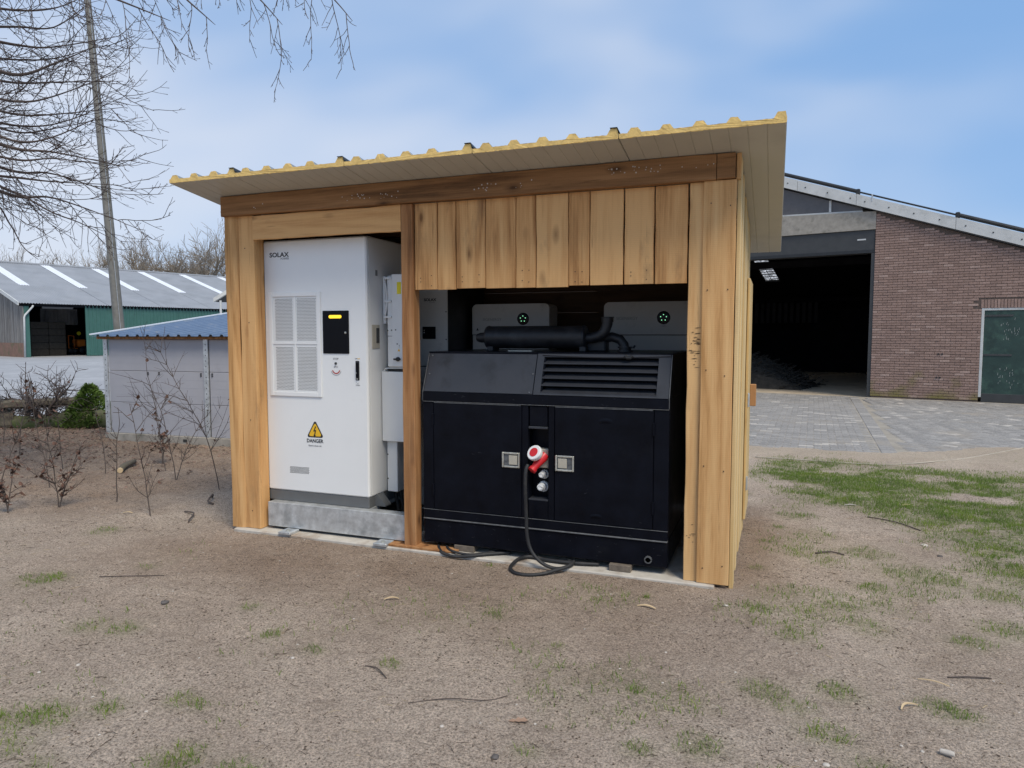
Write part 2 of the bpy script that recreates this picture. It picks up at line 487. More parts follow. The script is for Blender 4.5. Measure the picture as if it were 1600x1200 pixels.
M_CORD = simple('black_rubber_cord', (0.017, 0.018, 0.020), 0.62, var=0.2, dirt=(0.06, 0.055, 0.05), dscale=9)
M_SLAT = simple('dim_slat', (0.02, 0.02, 0.021), 0.9, var=0.3)
M_AGE = simple('dark_brown_stain', (0.10, 0.06, 0.03), 0.9, var=0.4, scale=60)
M_SLAB = simple('pale_concrete', (0.46, 0.43, 0.38), 0.85, var=0.14, scale=9, dirt=(0.20, 0.115, 0.055), dscale=2.2, dpos=(0.52, 0.7), bump=0.5, bscale=40)
M_BLOCK = simple('grey_wood_block', (0.14, 0.115, 0.09), 0.85, var=0.3, scale=30, bump=0.4)
M_SHEDP = simple('lavender_grey_panel', (0.39, 0.39, 0.42), 0.55, var=0.05, scale=3, dirt=(0.23, 0.225, 0.24), dscale=1.6, dpos=(0.6, 1.0))
M_BLUE = simple('blue_roof_sheet', (0.11, 0.165, 0.26), 0.42, var=0.12, scale=4, dirt=(0.22, 0.24, 0.27), dscale=4)
M_CONC = simple('old_concrete', (0.32, 0.295, 0.255), 0.9, var=0.2, scale=7, bump=0.6, bscale=30, dirt=(0.10, 0.10, 0.075), dscale=2.5)
M_FASC = simple('weathered_white_fascia', (0.56, 0.57, 0.56), 0.7, var=0.08, scale=4, dirt=(0.30, 0.31, 0.29), dscale=3.0, dpos=(0.52, 0.85))
M_DARKM = simple('dark_grey_metal', (0.045, 0.047, 0.048), 0.5, var=0.15)
M_ROOFD = simple('dark_fibre_cement', (0.09, 0.092, 0.095), 0.8, var=0.2, bump=0.5)
M_PIPE = simple('black_rubber_edge', (0.018, 0.02, 0.022), 0.45, var=0.2)
M_GDOOR = simple('worn_green_door', (0.022, 0.05, 0.042), 0.5, var=0.25, scale=3, dirt=(0.04, 0.085, 0.065), dscale=3.5, dpos=(0.5, 0.62), bump=0.2)
M_SCUFF = simple('scuffed_paint', (0.3, 0.32, 0.31), 0.7, var=0.2)
M_PANE = simple('dusty_pane', (0.10, 0.095, 0.098), 0.35, var=0.15)
M_GROOF = simple('grey_corrugated_sheet', (0.27, 0.285, 0.31), 0.5, var=0.08, scale=1.0, dirt=(0.18, 0.19, 0.20), dscale=0.6, dpos=(0.45, 0.9))
M_SKYL = simple('frosted_roof_light', (0.72, 0.75, 0.80), 0.35, var=0.05)
M_GREEN = simple('green_profiled_sheet', (0.045, 0.125, 0.105), 0.45, var=0.12, scale=2, dirt=(0.03, 0.075, 0.06), dscale=1)
M_PLINB = simple('red_brick_plinth', (0.22, 0.125, 0.09), 0.9, var=0.25, scale=5, dirt=(0.10, 0.11, 0.05), dscale=1.5, dpos=(0.5, 0.75))
M_ORANGE = simple('orange_machine_paint', (0.75, 0.2, 0.02), 0.4, var=0.1)
M_POLE = simple('pole_concrete', (0.17, 0.165, 0.15), 0.8, var=0.18, scale=9, dirt=(0.13, 0.125, 0.095), dscale=3, dpos=(0.5, 0.7), bump=0.4)
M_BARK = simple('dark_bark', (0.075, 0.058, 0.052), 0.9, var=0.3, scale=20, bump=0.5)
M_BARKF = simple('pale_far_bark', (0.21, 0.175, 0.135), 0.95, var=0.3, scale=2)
M_STEM = simple('sapling_bark', (0.085, 0.066, 0.056), 0.85, var=0.3, scale=30)
M_LEAF = simple('withered_leaf', (0.12, 0.066, 0.048), 0.8, var=0.5, scale=14, spec=0.2)
M_LITTER = simple('leaf_litter', (0.19, 0.125, 0.095), 0.85, var=0.6, scale=9, spec=0.2)
M_MOSS = simple('mossy_log', (0.085, 0.085, 0.045), 0.95, var=0.35, scale=12, dirt=(0.06, 0.085, 0.025), dscale=5, dpos=(0.42, 0.6), bump=0.9, bscale=35)
M_BENCH = simple('rotten_plank', (0.11, 0.095, 0.07), 0.95, var=0.35, scale=14, dirt=(0.07, 0.075, 0.04), dscale=6, bump=0.7, bscale=35)
M_CONIF = simple('conifer_needles', (0.085, 0.14, 0.028), 0.7, var=0.5, scale=9, spec=0.2)
def grassmat():
    m, t, b, N, L = NT('short_grass')
    ge = N('ShaderNodeNewGeometry')
    n = N('ShaderNodeTexNoise', {'Scale': 3.0, 'Detail': 6.0, 'Roughness': 0.7}); L(ge.outputs['Position'], n.inputs['Vector'])
    r = ramp(N, [(0.32, (0.17, 0.21, 0.075)), (0.5, (0.18, 0.27, 0.05)), (0.68, (0.27, 0.33, 0.06))]); L(n.outputs['Fac'], r.inputs['Fac'])
    L(r.outputs['Color'], b.inputs['Base Color']); b.inputs['Roughness'].default_value = 0.6; b.inputs['Specular IOR Level'].default_value = 0.25
    tr = N('ShaderNodeBsdfTranslucent'); L(r.outputs['Color'], tr.inputs['Color'])
    mx = N('ShaderNodeMixShader', {'Fac': 0.4}); L(b.outputs[0], mx.inputs[1]); L(tr.outputs[0], mx.inputs[2])
    L(mx.outputs[0], [q for q in t.nodes if q.type == 'OUTPUT_MATERIAL'][0].inputs['Surface'])
    return m
M_GRASS = grassmat()
M_STRAW = simple('dry_straw', (0.42, 0.33, 0.2), 0.85, var=0.3, scale=20)
M_DEBRIS = simple('dark_crumbs', (0.10, 0.078, 0.06), 0.95, var=0.6, scale=7, spec=0.1)
M_CHIPW = simple('pale_wood_chip', (0.62, 0.47, 0.28), 0.8, var=0.15)
M_STONE = simple('pale_pebble', (0.48, 0.44, 0.39), 0.8, var=0.2, scale=25)
M_STONED = simple('dark_pebble', (0.10, 0.09, 0.085), 0.85, var=0.3, scale=25)
M_HOSE = simple('bleached_hose', (0.42, 0.38, 0.31), 0.7, var=0.2)
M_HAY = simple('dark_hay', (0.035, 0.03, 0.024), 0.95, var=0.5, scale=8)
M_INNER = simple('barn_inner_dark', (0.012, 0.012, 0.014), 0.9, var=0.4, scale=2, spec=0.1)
M_BRICK = toned('brown_brick', [(0.28, 0.19, 0.158), (0.315, 0.214, 0.178), (0.345, 0.235, 0.196), (0.41, 0.295, 0.25)], bump=0.5)
M_MORTAR = simple('dark_mortar', (0.11, 0.082, 0.068), 0.95, var=0.25, scale=20, dirt=(0.24, 0.2, 0.175), dscale=2.5, dpos=(0.62, 0.75))
M_PAVER = toned('grey_paver', [(0.235, 0.226, 0.214), (0.28, 0.268, 0.254), (0.325, 0.31, 0.292), (0.50, 0.465, 0.42)], rough=0.75, bump=0.4, extra=(0.30, 0.26, 0.21), espos=(0.54, 0.72), escale=0.8)

# moss low on the brickwork
def mossy(m):
    t = m.node_tree; b = t.nodes['Principled BSDF']
    src = b.inputs['Base Color'].links[0].from_socket
    ge = t.nodes.new('ShaderNodeNewGeometry'); sx = t.nodes.new('ShaderNodeSeparateXYZ'); t.links.new(ge.outputs['Position'], sx.inputs[0])
    n = t.nodes.new('ShaderNodeTexNoise'); n.inputs['Scale'].default_value = 2.2; n.inputs['Detail'].default_value = 6; t.links.new(ge.outputs['Position'], n.inputs['Vector'])
    a = t.nodes.new('ShaderNodeMath'); a.operation = 'MULTIPLY_ADD'; t.links.new(sx.outputs['Z'], a.inputs[0]); a.inputs[1].default_value = -0.55; t.links.new(n.outputs['Fac'], a.inputs[2])
    r = t.nodes.new('ShaderNodeValToRGB'); r.color_ramp.elements[0].position = 0.30; r.color_ramp.elements[1].position = 0.52; r.color_ramp.elements[1].color = (0.75, 0.75, 0.75, 1)
    t.links.new(a.outputs[0], r.inputs['Fac'])
    mx = t.nodes.new('ShaderNodeMix'); mx.data_type = 'RGBA'; t.links.new(r.outputs['Color'], mx.inputs['Factor']); t.links.new(src, mx.inputs['A']); mx.inputs['B'].default_value = (0.17, 0.16, 0.035, 1)
    t.links.new(mx.outputs['Result'], b.inputs['Base Color'])
mossy(M_BRICK)

# sandy soil
def soil():
    m, t, b, N, L = NT('sandy_soil')
    ge = N('ShaderNodeNewGeometry'); at = N('ShaderNodeAttribute', attribute_name='tone')
    P = ge.outputs['Position']
    def noi(s, d=6.0, ro=0.65, dist=0.0):
        n = N('ShaderNodeTexNoise', {'Scale': s, 'Detail': d, 'Roughness': ro, 'Distortion': dist}); L(P, n.inputs['Vector']); return n.outputs['Fac']
    r = ramp(N, [(0.28, (0.41, 0.325, 0.255)), (0.5, (0.525, 0.425, 0.34)), (0.72, (0.635, 0.53, 0.43))])
    L(noi(0.9, 8.0, 0.7, 0.4), r.inputs['Fac']); out = r.outputs['Color']
    def over(fac, lo, hi, amt, col, src):
        rr = ramp(N, [(lo, 0.0), (hi, amt)]); L(fac, rr.inputs['Fac'])
        mx = N('ShaderNodeMix', data_type='RGBA'); L(rr.outputs['Color'], mx.inputs['Factor']); L(src, mx.inputs['A']); mx.inputs['B'].default_value = (*col, 1)
        return mx.outputs['Result']
    out = over(noi(30.0, 8.0, 0.8), 0.50, 0.62, 0.55, (0.25, 0.195, 0.152), out)
    gm = ramp(N, [(0.36, 0.34), (0.5, 1.0), (0.64, 1.55)]); L(noi(95.0, 5.0, 0.8), gm.inputs['Fac'])
    gx_ = N('ShaderNodeMix', data_type='RGBA', blend_type='MULTIPLY'); gx_.inputs['Factor'].default_value = 1.0; L(out, gx_.inputs['A']); L(gm.outputs['Color'], gx_.inputs['B']); out = gx_.outputs['Result']
    out = over(noi(170.0, 3.0, 0.7), 0.56, 0.68, 0.7, (0.60, 0.53, 0.46), out)
    out = over(noi(7.0, 7.0, 0.75, 0.8), 0.54, 0.70, 0.45, (0.22, 0.17, 0.135), out)
    out = over(noi(260.0, 2.0, 0.6), 0.62, 0.70, 0.6, (0.12, 0.095, 0.075), out)
    sep = N('ShaderNodeSeparateColor'); L(at.outputs['Color'], sep.inputs[0])
    # moss and fine grass roots (red channel), leaf mould (green channel), pale swept sand (blue channel)
    def byattr(ch, col, src, sc_, amt):
        ml = N('ShaderNodeMath', operation='MULTIPLY'); nn = ramp(N, [(0.35, 0.25), (0.65, 1.0)]); L(noi(sc_), nn.inputs['Fac'])
        L(sep.outputs[ch], ml.inputs[0]); L(nn.outputs['Color'], ml.inputs[1])
        m2 = N('ShaderNodeMath', operation='MULTIPLY'); L(ml.outputs[0], m2.inputs[0]); m2.inputs[1].default_value = amt
        mx = N('ShaderNodeMix', data_type='RGBA'); L(m2.outputs[0], mx.inputs['Factor']); L(src, mx.inputs['A']); mx.inputs['B'].default_value = (*col, 1)
        return mx.outputs['Result']
    out = byattr(0, (0.13, 0.17, 0.045), out, 25.0, 0.9)
    out = byattr(1, (0.17, 0.135, 0.112), out, 18.0, 0.75)
    out = byattr(2, (0.52, 0.44, 0.33), out, 9.0, 0.8)
    damp_shade = N('ShaderNodeMath', operation='MULTIPLY'); dn = ramp(N, [(0.3, 0.55), (0.7, 1.0)]); L(noi(1.6, 7.0, 0.7), dn.inputs['Fac']); L(at.outputs['Alpha'], damp_shade.inputs[0]); L(dn.outputs['Color'], damp_shade.inputs[1])  # alpha channel: darker soil, and the contact shadow painted beside the side wall
    dmx = N('ShaderNodeMix', data_type='RGBA', blend_type='MULTIPLY'); L(damp_shade.outputs[0], dmx.inputs['Factor']); L(out, dmx.inputs['A']); dmx.inputs['B'].default_value = (0.58, 0.52, 0.475, 1); out = dmx.outputs['Result']
    L(out, b.inputs['Base Color']); b.inputs['Roughness'].default_value = 0.97; b.inputs['Specular IOR Level'].default_value = 0.12
    h1 = N('ShaderNodeMath', operation='MULTIPLY_ADD'); L(noi(22.0, 8.0, 0.75), h1.inputs[0]); h1.inputs[1].default_value = 2.0; L(noi(110.0, 4.0, 0.7), h1.inputs[2])
    bp = N('ShaderNodeBump', {'Strength': 0.9, 'Distance': 0.022}); L(h1.outputs[0], bp.inputs['Height']); L(bp.outputs['Normal'], b.inputs['Normal'])
    return m
M_SOIL = soil()
def yardmat():
    m, t, b, N, L = NT('pale_yard_paving')
    ge = N('ShaderNodeNewGeometry')
    n = N('ShaderNodeTexNoise', {'Scale': 0.45, 'Detail': 8.0, 'Roughness': 0.7}); L(ge.outputs['Position'], n.inputs['Vector'])
    r = ramp(N, [(0.3, (0.30, 0.305, 0.315)), (0.7, (0.42, 0.425, 0.435))]); L(n.outputs['Fac'], r.inputs['Fac'])
    br = N('ShaderNodeTexBrick', {'Scale': 1.0, 'Mortar Size': 0.012, 'Brick Width': 0.6, 'Row Height': 0.3, 'Color1': (1, 1, 1, 1), 'Color2': (0.86, 0.86, 0.86, 1), 'Mortar': (0.62, 0.6, 0.58, 1)})
    L(ge.outputs['Position'], br.inputs['Vector'])
    mx = N('ShaderNodeMix', data_type='RGBA', blend_type='MULTIPLY'); mx.inputs['Factor'].default_value = 1.0
    L(r.outputs['Color'], mx.inputs['A']); L(br.outputs['Color'], mx.inputs['B'])
    L(mx.outputs['Result'], b.inputs['Base Color']); b.inputs['Roughness'].default_value = 0.6
    return m
M_YARD = yardmat()

# ================================================================== GROUND
TUFTS = [(0.67, -1.88, .10), (0.89, -1.83, .09), (1.33, -1.33, .06), (1.68, -1.59, .06), (1.29, -2.62, .13), (1.21, -2.67, .12), (1.35, -2.58, .10), (1.12, -2.70, .09), (1.52, -2.46, .07), (1.79, -2.3, .07), (1.89, -2.31, .05), (2.49, -1.68, .05), (2.75, -0.94, .06), (2.04, -1.69, .06), (2.11, -2.6, .08), (2.05, -2.66, .08), (2.38, -2.62, .09), (2.48, -2.62, .05), (1.63, -2.85, .07), (1.42, -2.80, .09), (2.17, -2.66, .07), (4.18, -0.3, .08), (4.35, -0.62, .08), (4.42, 2.13, .12), (4.54, 2.17, .10), (4.22, -1.28, .10), (3.67, -1.49, .06), (3.52, -0.36, .03), (4.63, -0.02, .14), (5.17, 0.77, .22), (5.35, 0.72, .16), (5.59, 0.51, .15), (4.34, -1.37, .08), (4.54, -1.18, .09), (5.01, -1.21, .08), (4.94, -1.15, .08), (4.46, -1.55, .10), (3.98, -1.83, .09), (3.76, -1.93, .06), (3.34, -2.09, .05), (-0.28, -1.44, .15), (2.37, -0.14, .035), (0.15, -1.0, 0.06), (-1.0, -0.4, .12), (4.9, 1.2, .18), (4.75, -0.3, .12), (4.86, 0.35, .10), (3.2, -1.2, .04), (5.25, -0.35, .10), (5.5, -0.1, .16), (4.15, 0.5, .05), (4.2, 1.2, .05), (4.3, 1.7, .06), (4.62, -1.75, .09), (4.25, -1.95, .06)]
GRASS_POLY = [(4.1, 4.1), (4.35, 5.15), (4.94, 5.1), (5.96, 4.95), (6.9, 4.85), (12, 4.6), (12, -1.5), (6.0, -0.2), (5.72, 0.8), (5.71, 1.32), (5.61, 1.81), (5.27, 2.33), (5.11, 2.64), (4.67, 2.75), (4.45, 3.12)]
def poly_dist(px, py, poly):
    """signed distance, positive inside (numpy)"""
    px = np.asarray(px, float); py = np.asarray(py, float)
    d = np.full(px.shape, 1e9); ins = np.zeros(px.shape, bool)
    n = len(poly)
    for i in range(n):
        x0, y0 = poly[i]; x1, y1 = poly[(i + 1) % n]
        ex, ey = x1 - x0, y1 - y0
        t = np.clip(((px - x0) * ex + (py - y0) * ey) / (ex * ex + ey * ey), 0, 1)
        d = np.minimum(d, np.hypot(px - x0 - t * ex, py - y0 - t * ey))
        c = ((y0 > py) != (y1 > py))
        with np.errstate(divide='ignore', invalid='ignore'):
            xi = (x1 - x0) * (py - y0) / (y1 - y0 if y1 != y0 else 1e-9) + x0
        ins ^= (c & (px < xi))
    return np.where(ins, d, -d)
def grass_amt(x, y):
    d = poly_dist(x, y, GRASS_POLY)
    n = fbm(x * 1.7 + 3, y * 2.3 + 8, 4)
    a = np.clip((d + 0.25) / 0.5, 0, 1) * np.clip((n - 0.27) / 0.13, 0, 1)
    # thin, scattered growth elsewhere
    n2 = fbm(x * 1.6 + 40, y * 2.0 + 11, 4)
    base = np.clip((n2 - 0.54) / 0.16, 0, 1) * 0.34 * np.clip((x - 1.5) / 4.0, 0.12, 1)
    return np.maximum(a, base) * np.where(y < 5.3, 1, np.clip((5.9 - y) / 0.6, 0, 1))
def ground_z(x, y):
    x = np.asarray(x, float); y = np.asarray(y, float)
    near = np.clip(1 - np.maximum(np.abs(x) - 9, np.maximum(y - 8, -y - 8)) / 20, 0, 1)
    h = (fbm(x * 0.55, y * 0.55, 3) - 0.5) * 0.05 + (fbm(x * 2.6 + 5, y * 2.6, 3) - 0.5) * 0.035 + (fbm(x * 7 + 2, y * 7, 4) - 0.5) * 0.034
    # flat, firm ground against the shed's slab and under the paving
    ds = np.maximum(np.maximum(-0.1 - x, x - 4.1), np.maximum(-0.05 - y, y - 2.3))
    k = np.clip((ds + 0.02) / 0.5, 0, 1)
    pav = np.clip((5.9 - y) / 0.5, 0, 1)
    left = np.clip((-3.5 - x) / 4, 0, 1) * np.clip((7 - y) / 1.5, 0, 1) * 0.05
    bed = np.clip((-0.7 - x) / 1.5, 0, 1) * np.clip((y + 0.5) / 1.0, 0, 1)
    h = h + bed * ((fbm(x * 5.5 + 7, y * 6.5, 3) - 0.5) * 0.06)
    z = -0.034 + h * (0.25 + 0.75 * k) * np.where((y > 5.4) & (x > 1), pav * 0.6, 1) * near + left
    dr_ = vnoise(x * 1.1 + 2, y * 1.4)
    edge = 5.95 + 0.25 * dr_ + np.clip((x - 5.75) / 0.6, 0, 1) * (0.5 + 1.1 * vnoise(x * 0.8, y * 0.5 + 3)) * 0.8
    lip = -0.003 + np.clip((x - 5.75) / 0.3, 0, 1) * 0.006 + (fbm(x * 5, y * 5, 3) - 0.5) * 0.016
    wgt = np.clip((y - 5.1) / 0.5, 0, 1)
    zp = np.where(y > edge, -0.003 - np.clip((y - edge) / 0.5, 0, 1) * 0.06 + (fbm(x * 5, y * 5, 3) - 0.5) * 0.016, lip)
    z = np.where((x > 1), z * (1 - wgt) + zp * wgt, z)
    z = np.where((x < -8.6), np.minimum(z, -0.02), z)
    return z
def axis_lines(lo, hi, step, far):
    a = list(np.arange(lo, hi + 1e-6, step))
    l = []; d = step * 2; p = lo
    while p > -far:
        p -= d; d *= 1.5; l.append(p)
    r = []; d = step * 2; p = hi
    while p < far:
        p += d; d *= 1.5; r.append(p)
    return np.array(l[::-1] + a + r)
gx = axis_lines(-9.2, 9.5, 0.07, 900.0); gy = axis_lines(-3.4, 8.0, 0.07, 900.0)
gx = np.sort(np.concatenate([gx[(gx < -6) | (gx > 7)], np.arange(-5.99, 7.0, 0.036)])); gy = np.sort(np.concatenate([gy[(gy < -3.3) | (gy > 2.2)], np.arange(-3.29, 2.2, 0.036)]))
GX, GY = np.meshgrid(gx, gy)
GZ = ground_z(GX, GY)
nx, ny = len(gx), len(gy)
gv = np.stack([GX.ravel(), GY.ravel(), GZ.ravel()], 1)
ii = (np.arange(ny - 1)[:, None] * nx + np.arange(nx - 1)[None, :]).ravel()
gf = np.stack([ii, ii + 1, ii + nx + 1, ii + nx], 1)
me = bpy.data.meshes.new('ground')
me.from_pydata(gv.tolist(), [], gf.tolist())
ga = grass_amt(GX.ravel(), GY.ravel())
lit = np.clip((-3.2 - GX.ravel()) / 3.0, 0, 1) * np.clip(GY.ravel() / 2.0, 0, 1)
swept = np.clip((GY.ravel() - 4.9) / 0.7, 0, 1) * (GX.ravel() > 1) * 0.8
gX, gY = GX.ravel(), GY.ravel()
damp_shade_a = np.exp(-((gY + 0.55) / 0.75) ** 2) * np.clip((gX + 1.2) / 1.5, 0, 1) * np.clip((4.3 - gX) / 0.8, 0, 1) * 0.85
damp_shade_a = np.maximum(damp_shade_a, np.clip((-0.6 - gX) / 1.5, 0, 1) * np.clip((gY + 0.6) / 1.0, 0, 1) * 1.1)
damp_shade_a = np.maximum(damp_shade_a, np.exp(-((gX - 4.05) / 0.28) ** 2) * np.clip((gY + 0.4) / 0.4, 0, 1) * np.clip((2.6 - gY) / 0.4, 0, 1))  # contact shadow along the foot of the side wall, painted into the soil colour
damp_shade_a = np.clip(damp_shade_a * (0.6 + 0.9 * fbm(gX * 1.2, gY * 1.5, 3)), 0, 1)
for (tx_, ty_, tr_) in TUFTS:
    ga = np.maximum(ga, 0.55 * np.exp(-(((gX - tx_) / (tr_ * 1.2)) ** 2 + ((gY - ty_) / tr_) ** 2)))
gc = np.stack([ga, lit, swept, damp_shade_a], 1).astype(np.float32)
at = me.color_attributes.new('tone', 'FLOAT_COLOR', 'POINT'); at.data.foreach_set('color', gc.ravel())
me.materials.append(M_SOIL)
me.polygons.foreach_set('use_smooth', [True] * len(me.polygons))
ground = link('ground', me); tag(ground, kind='structure')

yb = MB()
yb.add([(-9.9, -40, -0.012), (-9.6, 5.2, -0.012), (-9.0, 7.6, -0.012), (-2.5, 8.6, -0.012), (-2.5, 70, -0.012), (-90, 120, -0.012), (-120, -40, -0.012)], [(0, 1, 2, 3, 4, 5, 6)])
struct('yard_paving', yb, M_YARD)

# ================================================================== BRICK PAVING
M_JOINT = simple('sandy_joint', (0.30, 0.27, 0.225), 0.95, var=0.2, scale=3, bump=0.3)
pv = MB()
pv.add([(1.5, 5.85, -0.012), (40, 4.4, -0.012), (40, 13, -0.012), (6.4, 15.6, -0.012), (1.5, 16.75, -0.012)], [(0, 1, 2, 3, 4)])
paving = struct('paving', pv, M_JOINT)
def brick_mesh(name, lx, ly, lz, b, mat, tone):
    m = MB().box(-lx / 2, lx / 2, -ly / 2, ly / 2, -lz / 2, lz / 2, b)
    m.c = [(tone, tone, tone, 1)] * len(m.v)
    return m
def pave_edge(x):
    return 5.85 + (x - 3.9) * -0.045 + 0.18 * float(vnoise(x * 1.3, 4.2))
def facade_y(x):
    return 15.554 - (x - 6.566) * math.tan(R(13.5)) - 0.25
pave = []
DX, DY = -0.047, 1.0            # the pale divider course runs along this
for j in range(-4, 112):
    y = 5.7 + j * 0.105
    xd = 5.78 + (y - 6.2) * 0.0475
    off = (j % 2) * 0.105
    x = xd - 0.16
    k = 0
    while True:
        cx = xd - 0.26 - off - k * 0.21; k += 1
        if cx < 1.8: break
        if pave_edge(cx) < y < facade_y(cx): pave.append((cx, y, 0.0, 0.2, 0.095))
    if pave_edge(xd) < y < facade_y(xd):
        pave.append((xd - 0.04, y, 0.0, 0.2, 0.098))
# herringbone on the other side of the divider
a45 = R(45 + 3)
ca, sa = math.cos(a45), math.sin(a45)
for i in range(-130, 130):
    for j in range(-130, 130):
        mm = (i - j) % 4
        if mm == 0: u, v, ang = (i + 1.0) * 0.105, (j + 0.5) * 0.105, 0
        elif mm == 3: u, v, ang = (i + 0.5) * 0.105, (j + 1.0) * 0.105, 90
        else: continue
        # standard herringbone cell: one level and one upright brick
        x = 9.0 + u * ca - v * sa; y = 9.5 + u * sa + v * ca
        xd = 5.78 + (y - 6.2) * 0.0475
        if x > xd + 0.2 and x < 11.6 and pave_edge(x) < y < facade_y(x):
            pave.append((x, y, a45 + R(ang), 0.2, 0.095))
camx, camy = cam.location.x, cam.location.y
def inview(x, y):
    dx, dy = x - camx, y - camy
    f = dx * -math.sin(0.3585) + dy * math.cos(0.3585); r = dx * math.cos(0.3585) + dy * math.sin(0.3585)
    return f > 0 and r / f < 0.74 and r / f > -0.74 and x > 3.95 - 0.02 * (y - 5)
order = sorted(range(len(pave)), key=lambda k: (not inview(pave[k][0], pave[k][1]), math.hypot(pave[k][0] - camx, pave[k][1] - camy)))
pm = [brick_mesh('paver', 0.2, 0.097, 0.05, 0.006, M_PAVER, t).mesh('paver', M_PAVER) for t in (0.1, 0.22, 0.33, 0.42, 0.55, 0.68, 0.95)]
restp = MB()
def ptone():
    return rnd.choice([0, 0, 1, 1, 2, 2, 3, 3, 4, 4, 5, 6] if rnd.random() < 0.5 else [0, 1, 2, 3, 4])
tones = (0.1, 0.22, 0.33, 0.42, 0.55, 0.68, 0.95)
for n, k in enumerate(order):
    x, y, a, lx, ly = pave[k]
    z = -0.031 + rnd.uniform(0, 0.0035) + 0.01 * (float(vnoise(x * 0.7, y * 0.7)) - 0.5)
    tk = ptone()
    rx, ry = rnd.uniform(-0.008, 0.008), rnd.uniform(-0.008, 0.008)
    if n < 300:
        o = link('paver', pm[tk], paving); o.location = (x, y, z); o.rotation_euler = (rx, ry, a)
    else:
        M = Matrix.Translation((x, y, z)) @ Euler((rx, ry, a)).to_matrix().to_4x4()
        nv = len(restp.v)
        restp.box(-lx / 2, lx / 2, -ly / 2, ly / 2, -0.025, 0.025, 0.006 if n < 1500 else 0.0, M)
        restp.c += [(tones[tk],) * 3 + (1,)] * (len(restp.v) - nv)
o = part('paver_field', restp, M_PAVER, paving); tag(o, kind='stuff')

# ================================================================== TIMBER SHED
sb = MB()
sb.box(0.03, 3.90, -0.045, 2.02, -0.13, -0.010, 0.008)
slab = struct('concrete_slab', sb, M_SLAB)

shed = thing('timber_shed', 'open fronted timber shed with yellow edged lean-to roof over white cabinets and a black generator', 'shed', (0, 0, -0.01))
def pl(name, mat, axis, L0, L1, w0, w1, t0, t1, label=None, seg=10, jit=0.002, b=0.004, parent=None):
    m = MB().plank(axis, L0, L1, w0, w1, t0, t1, seg, jit, b)
    return part(name, m, mat, parent or shed, label=label)
HB = 2.557
# corner by the white cabinet: outer board with a wavy waney edge, inner board, set-back post
m = MB()
vs, fs = [], []
for i in range(29):
    z = -0.008 + (HB + 0.008) * i / 28
    w = 0.118 + 0.022 * math.sin(z * 2.3 + 0.8) + 0.008 * math.sin(z * 7.1)
    x0 = -0.014 + 0.003 * math.sin(z * 5)
    for (x, y) in ((x0 + 0.004, -0.006), (x0 + w - 0.055, -0.008), (x0 + w - 0.012, 0.004), (x0 + w + 0.012, 0.026), (x0 + w + 0.012, 0.034), (x0, 0.034), (x0, -0.002)):
        vs.append((x, y, z))
for i in range(28):
    for k in range(7):
        k2 = (k + 1) % 7
        fs.append((i * 7 + k, i * 7 + k2, i * 7 + 7 + k2, i * 7 + 7 + k))
fs += [tuple(range(6, -1, -1)), tuple(28 * 7 + k for k in range(7))]
m.add(vs, fs)
part('corner_board', m, W_LZ, shed, label='outer corner board with wavy waney edge', smooth=30)
pl('corner_board', W_Z, 2, -0.006, HB, 0.116, 0.268, 0.008, 0.04)
pl('post', W_Z, 2, -0.006, HB - 0.02, 0.10, 0.266, 0.042, 0.132)
# beam under the roof
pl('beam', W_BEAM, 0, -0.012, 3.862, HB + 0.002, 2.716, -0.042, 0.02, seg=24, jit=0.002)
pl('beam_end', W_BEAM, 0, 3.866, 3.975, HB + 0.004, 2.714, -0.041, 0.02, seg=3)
pl('beam', W_DARK, 0, 0.03, 3.95, HB + 0.02, 2.69, 0.022, 0.10, seg=8)
sp_ = MB(); rs_ = random.Random(8)
for k in range(70):
    cx_ = rs_.choice([0.35, 1.25, 1.3, 1.55, 2.25, 2.35, 2.6, 3.2, 3.3, 3.45, 3.7, 3.9]) + rs_.gauss(0, 0.06)
    if 0.0 < cx_ < 3.85: sp_.disc((cx_, -0.0445, 2.60 + rs_.random() * 0.05 + (0.03 if cx_ > 3 else 0)), rs_.uniform(0.002, 0.0055), n=6, th=0.001)
part('resin_specks', sp_, M_STONE, shed, kind='stuff')
# lintel board over the white cabinet
pl('lintel_board', W_X, 0, 0.272, 1.622, 2.362, HB - 0.002, -0.004, 0.03, seg=14, jit=0.003)
# middle post
pl('post', W_RED, 2, -0.008, HB - 0.001, 1.626, 1.722, -0.004, 0.098, label='slim reddish post between cabinet and generator', seg=14, jit=0.0025)
# cladding above the generator
px = [1.726, 1.914, 2.060, 2.291, 2.519, 2.668, 2.900, 3.048, 3.278, 3.480, 3.694]
for i in range(10):
    g = 0.0025 if i < 7 else 0.005
    yo = 0.016 + rnd.uniform(-0.004, 0.004)
    pl('cladding_plank', W_Z, 2, 1.932 + rnd.uniform(-0.006, 0.004), HB - 0.002, px[i] + g, px[i + 1] - g, yo, yo + 0.028, seg=8, jit=0.002)
    if i in (0, 2, 4, 6, 8):
        nm = MB()
        for zz in (1.975, 2.03):
            for xx in (px[i] + 0.05, px[i + 1] - 0.05):
                nm.disc((xx, yo - 0.0015, zz + rnd.uniform(-0.02, 0.02)), 0.0035, n=6)
        part('nail_heads', nm, M_BLACK, shed, kind='stuff')
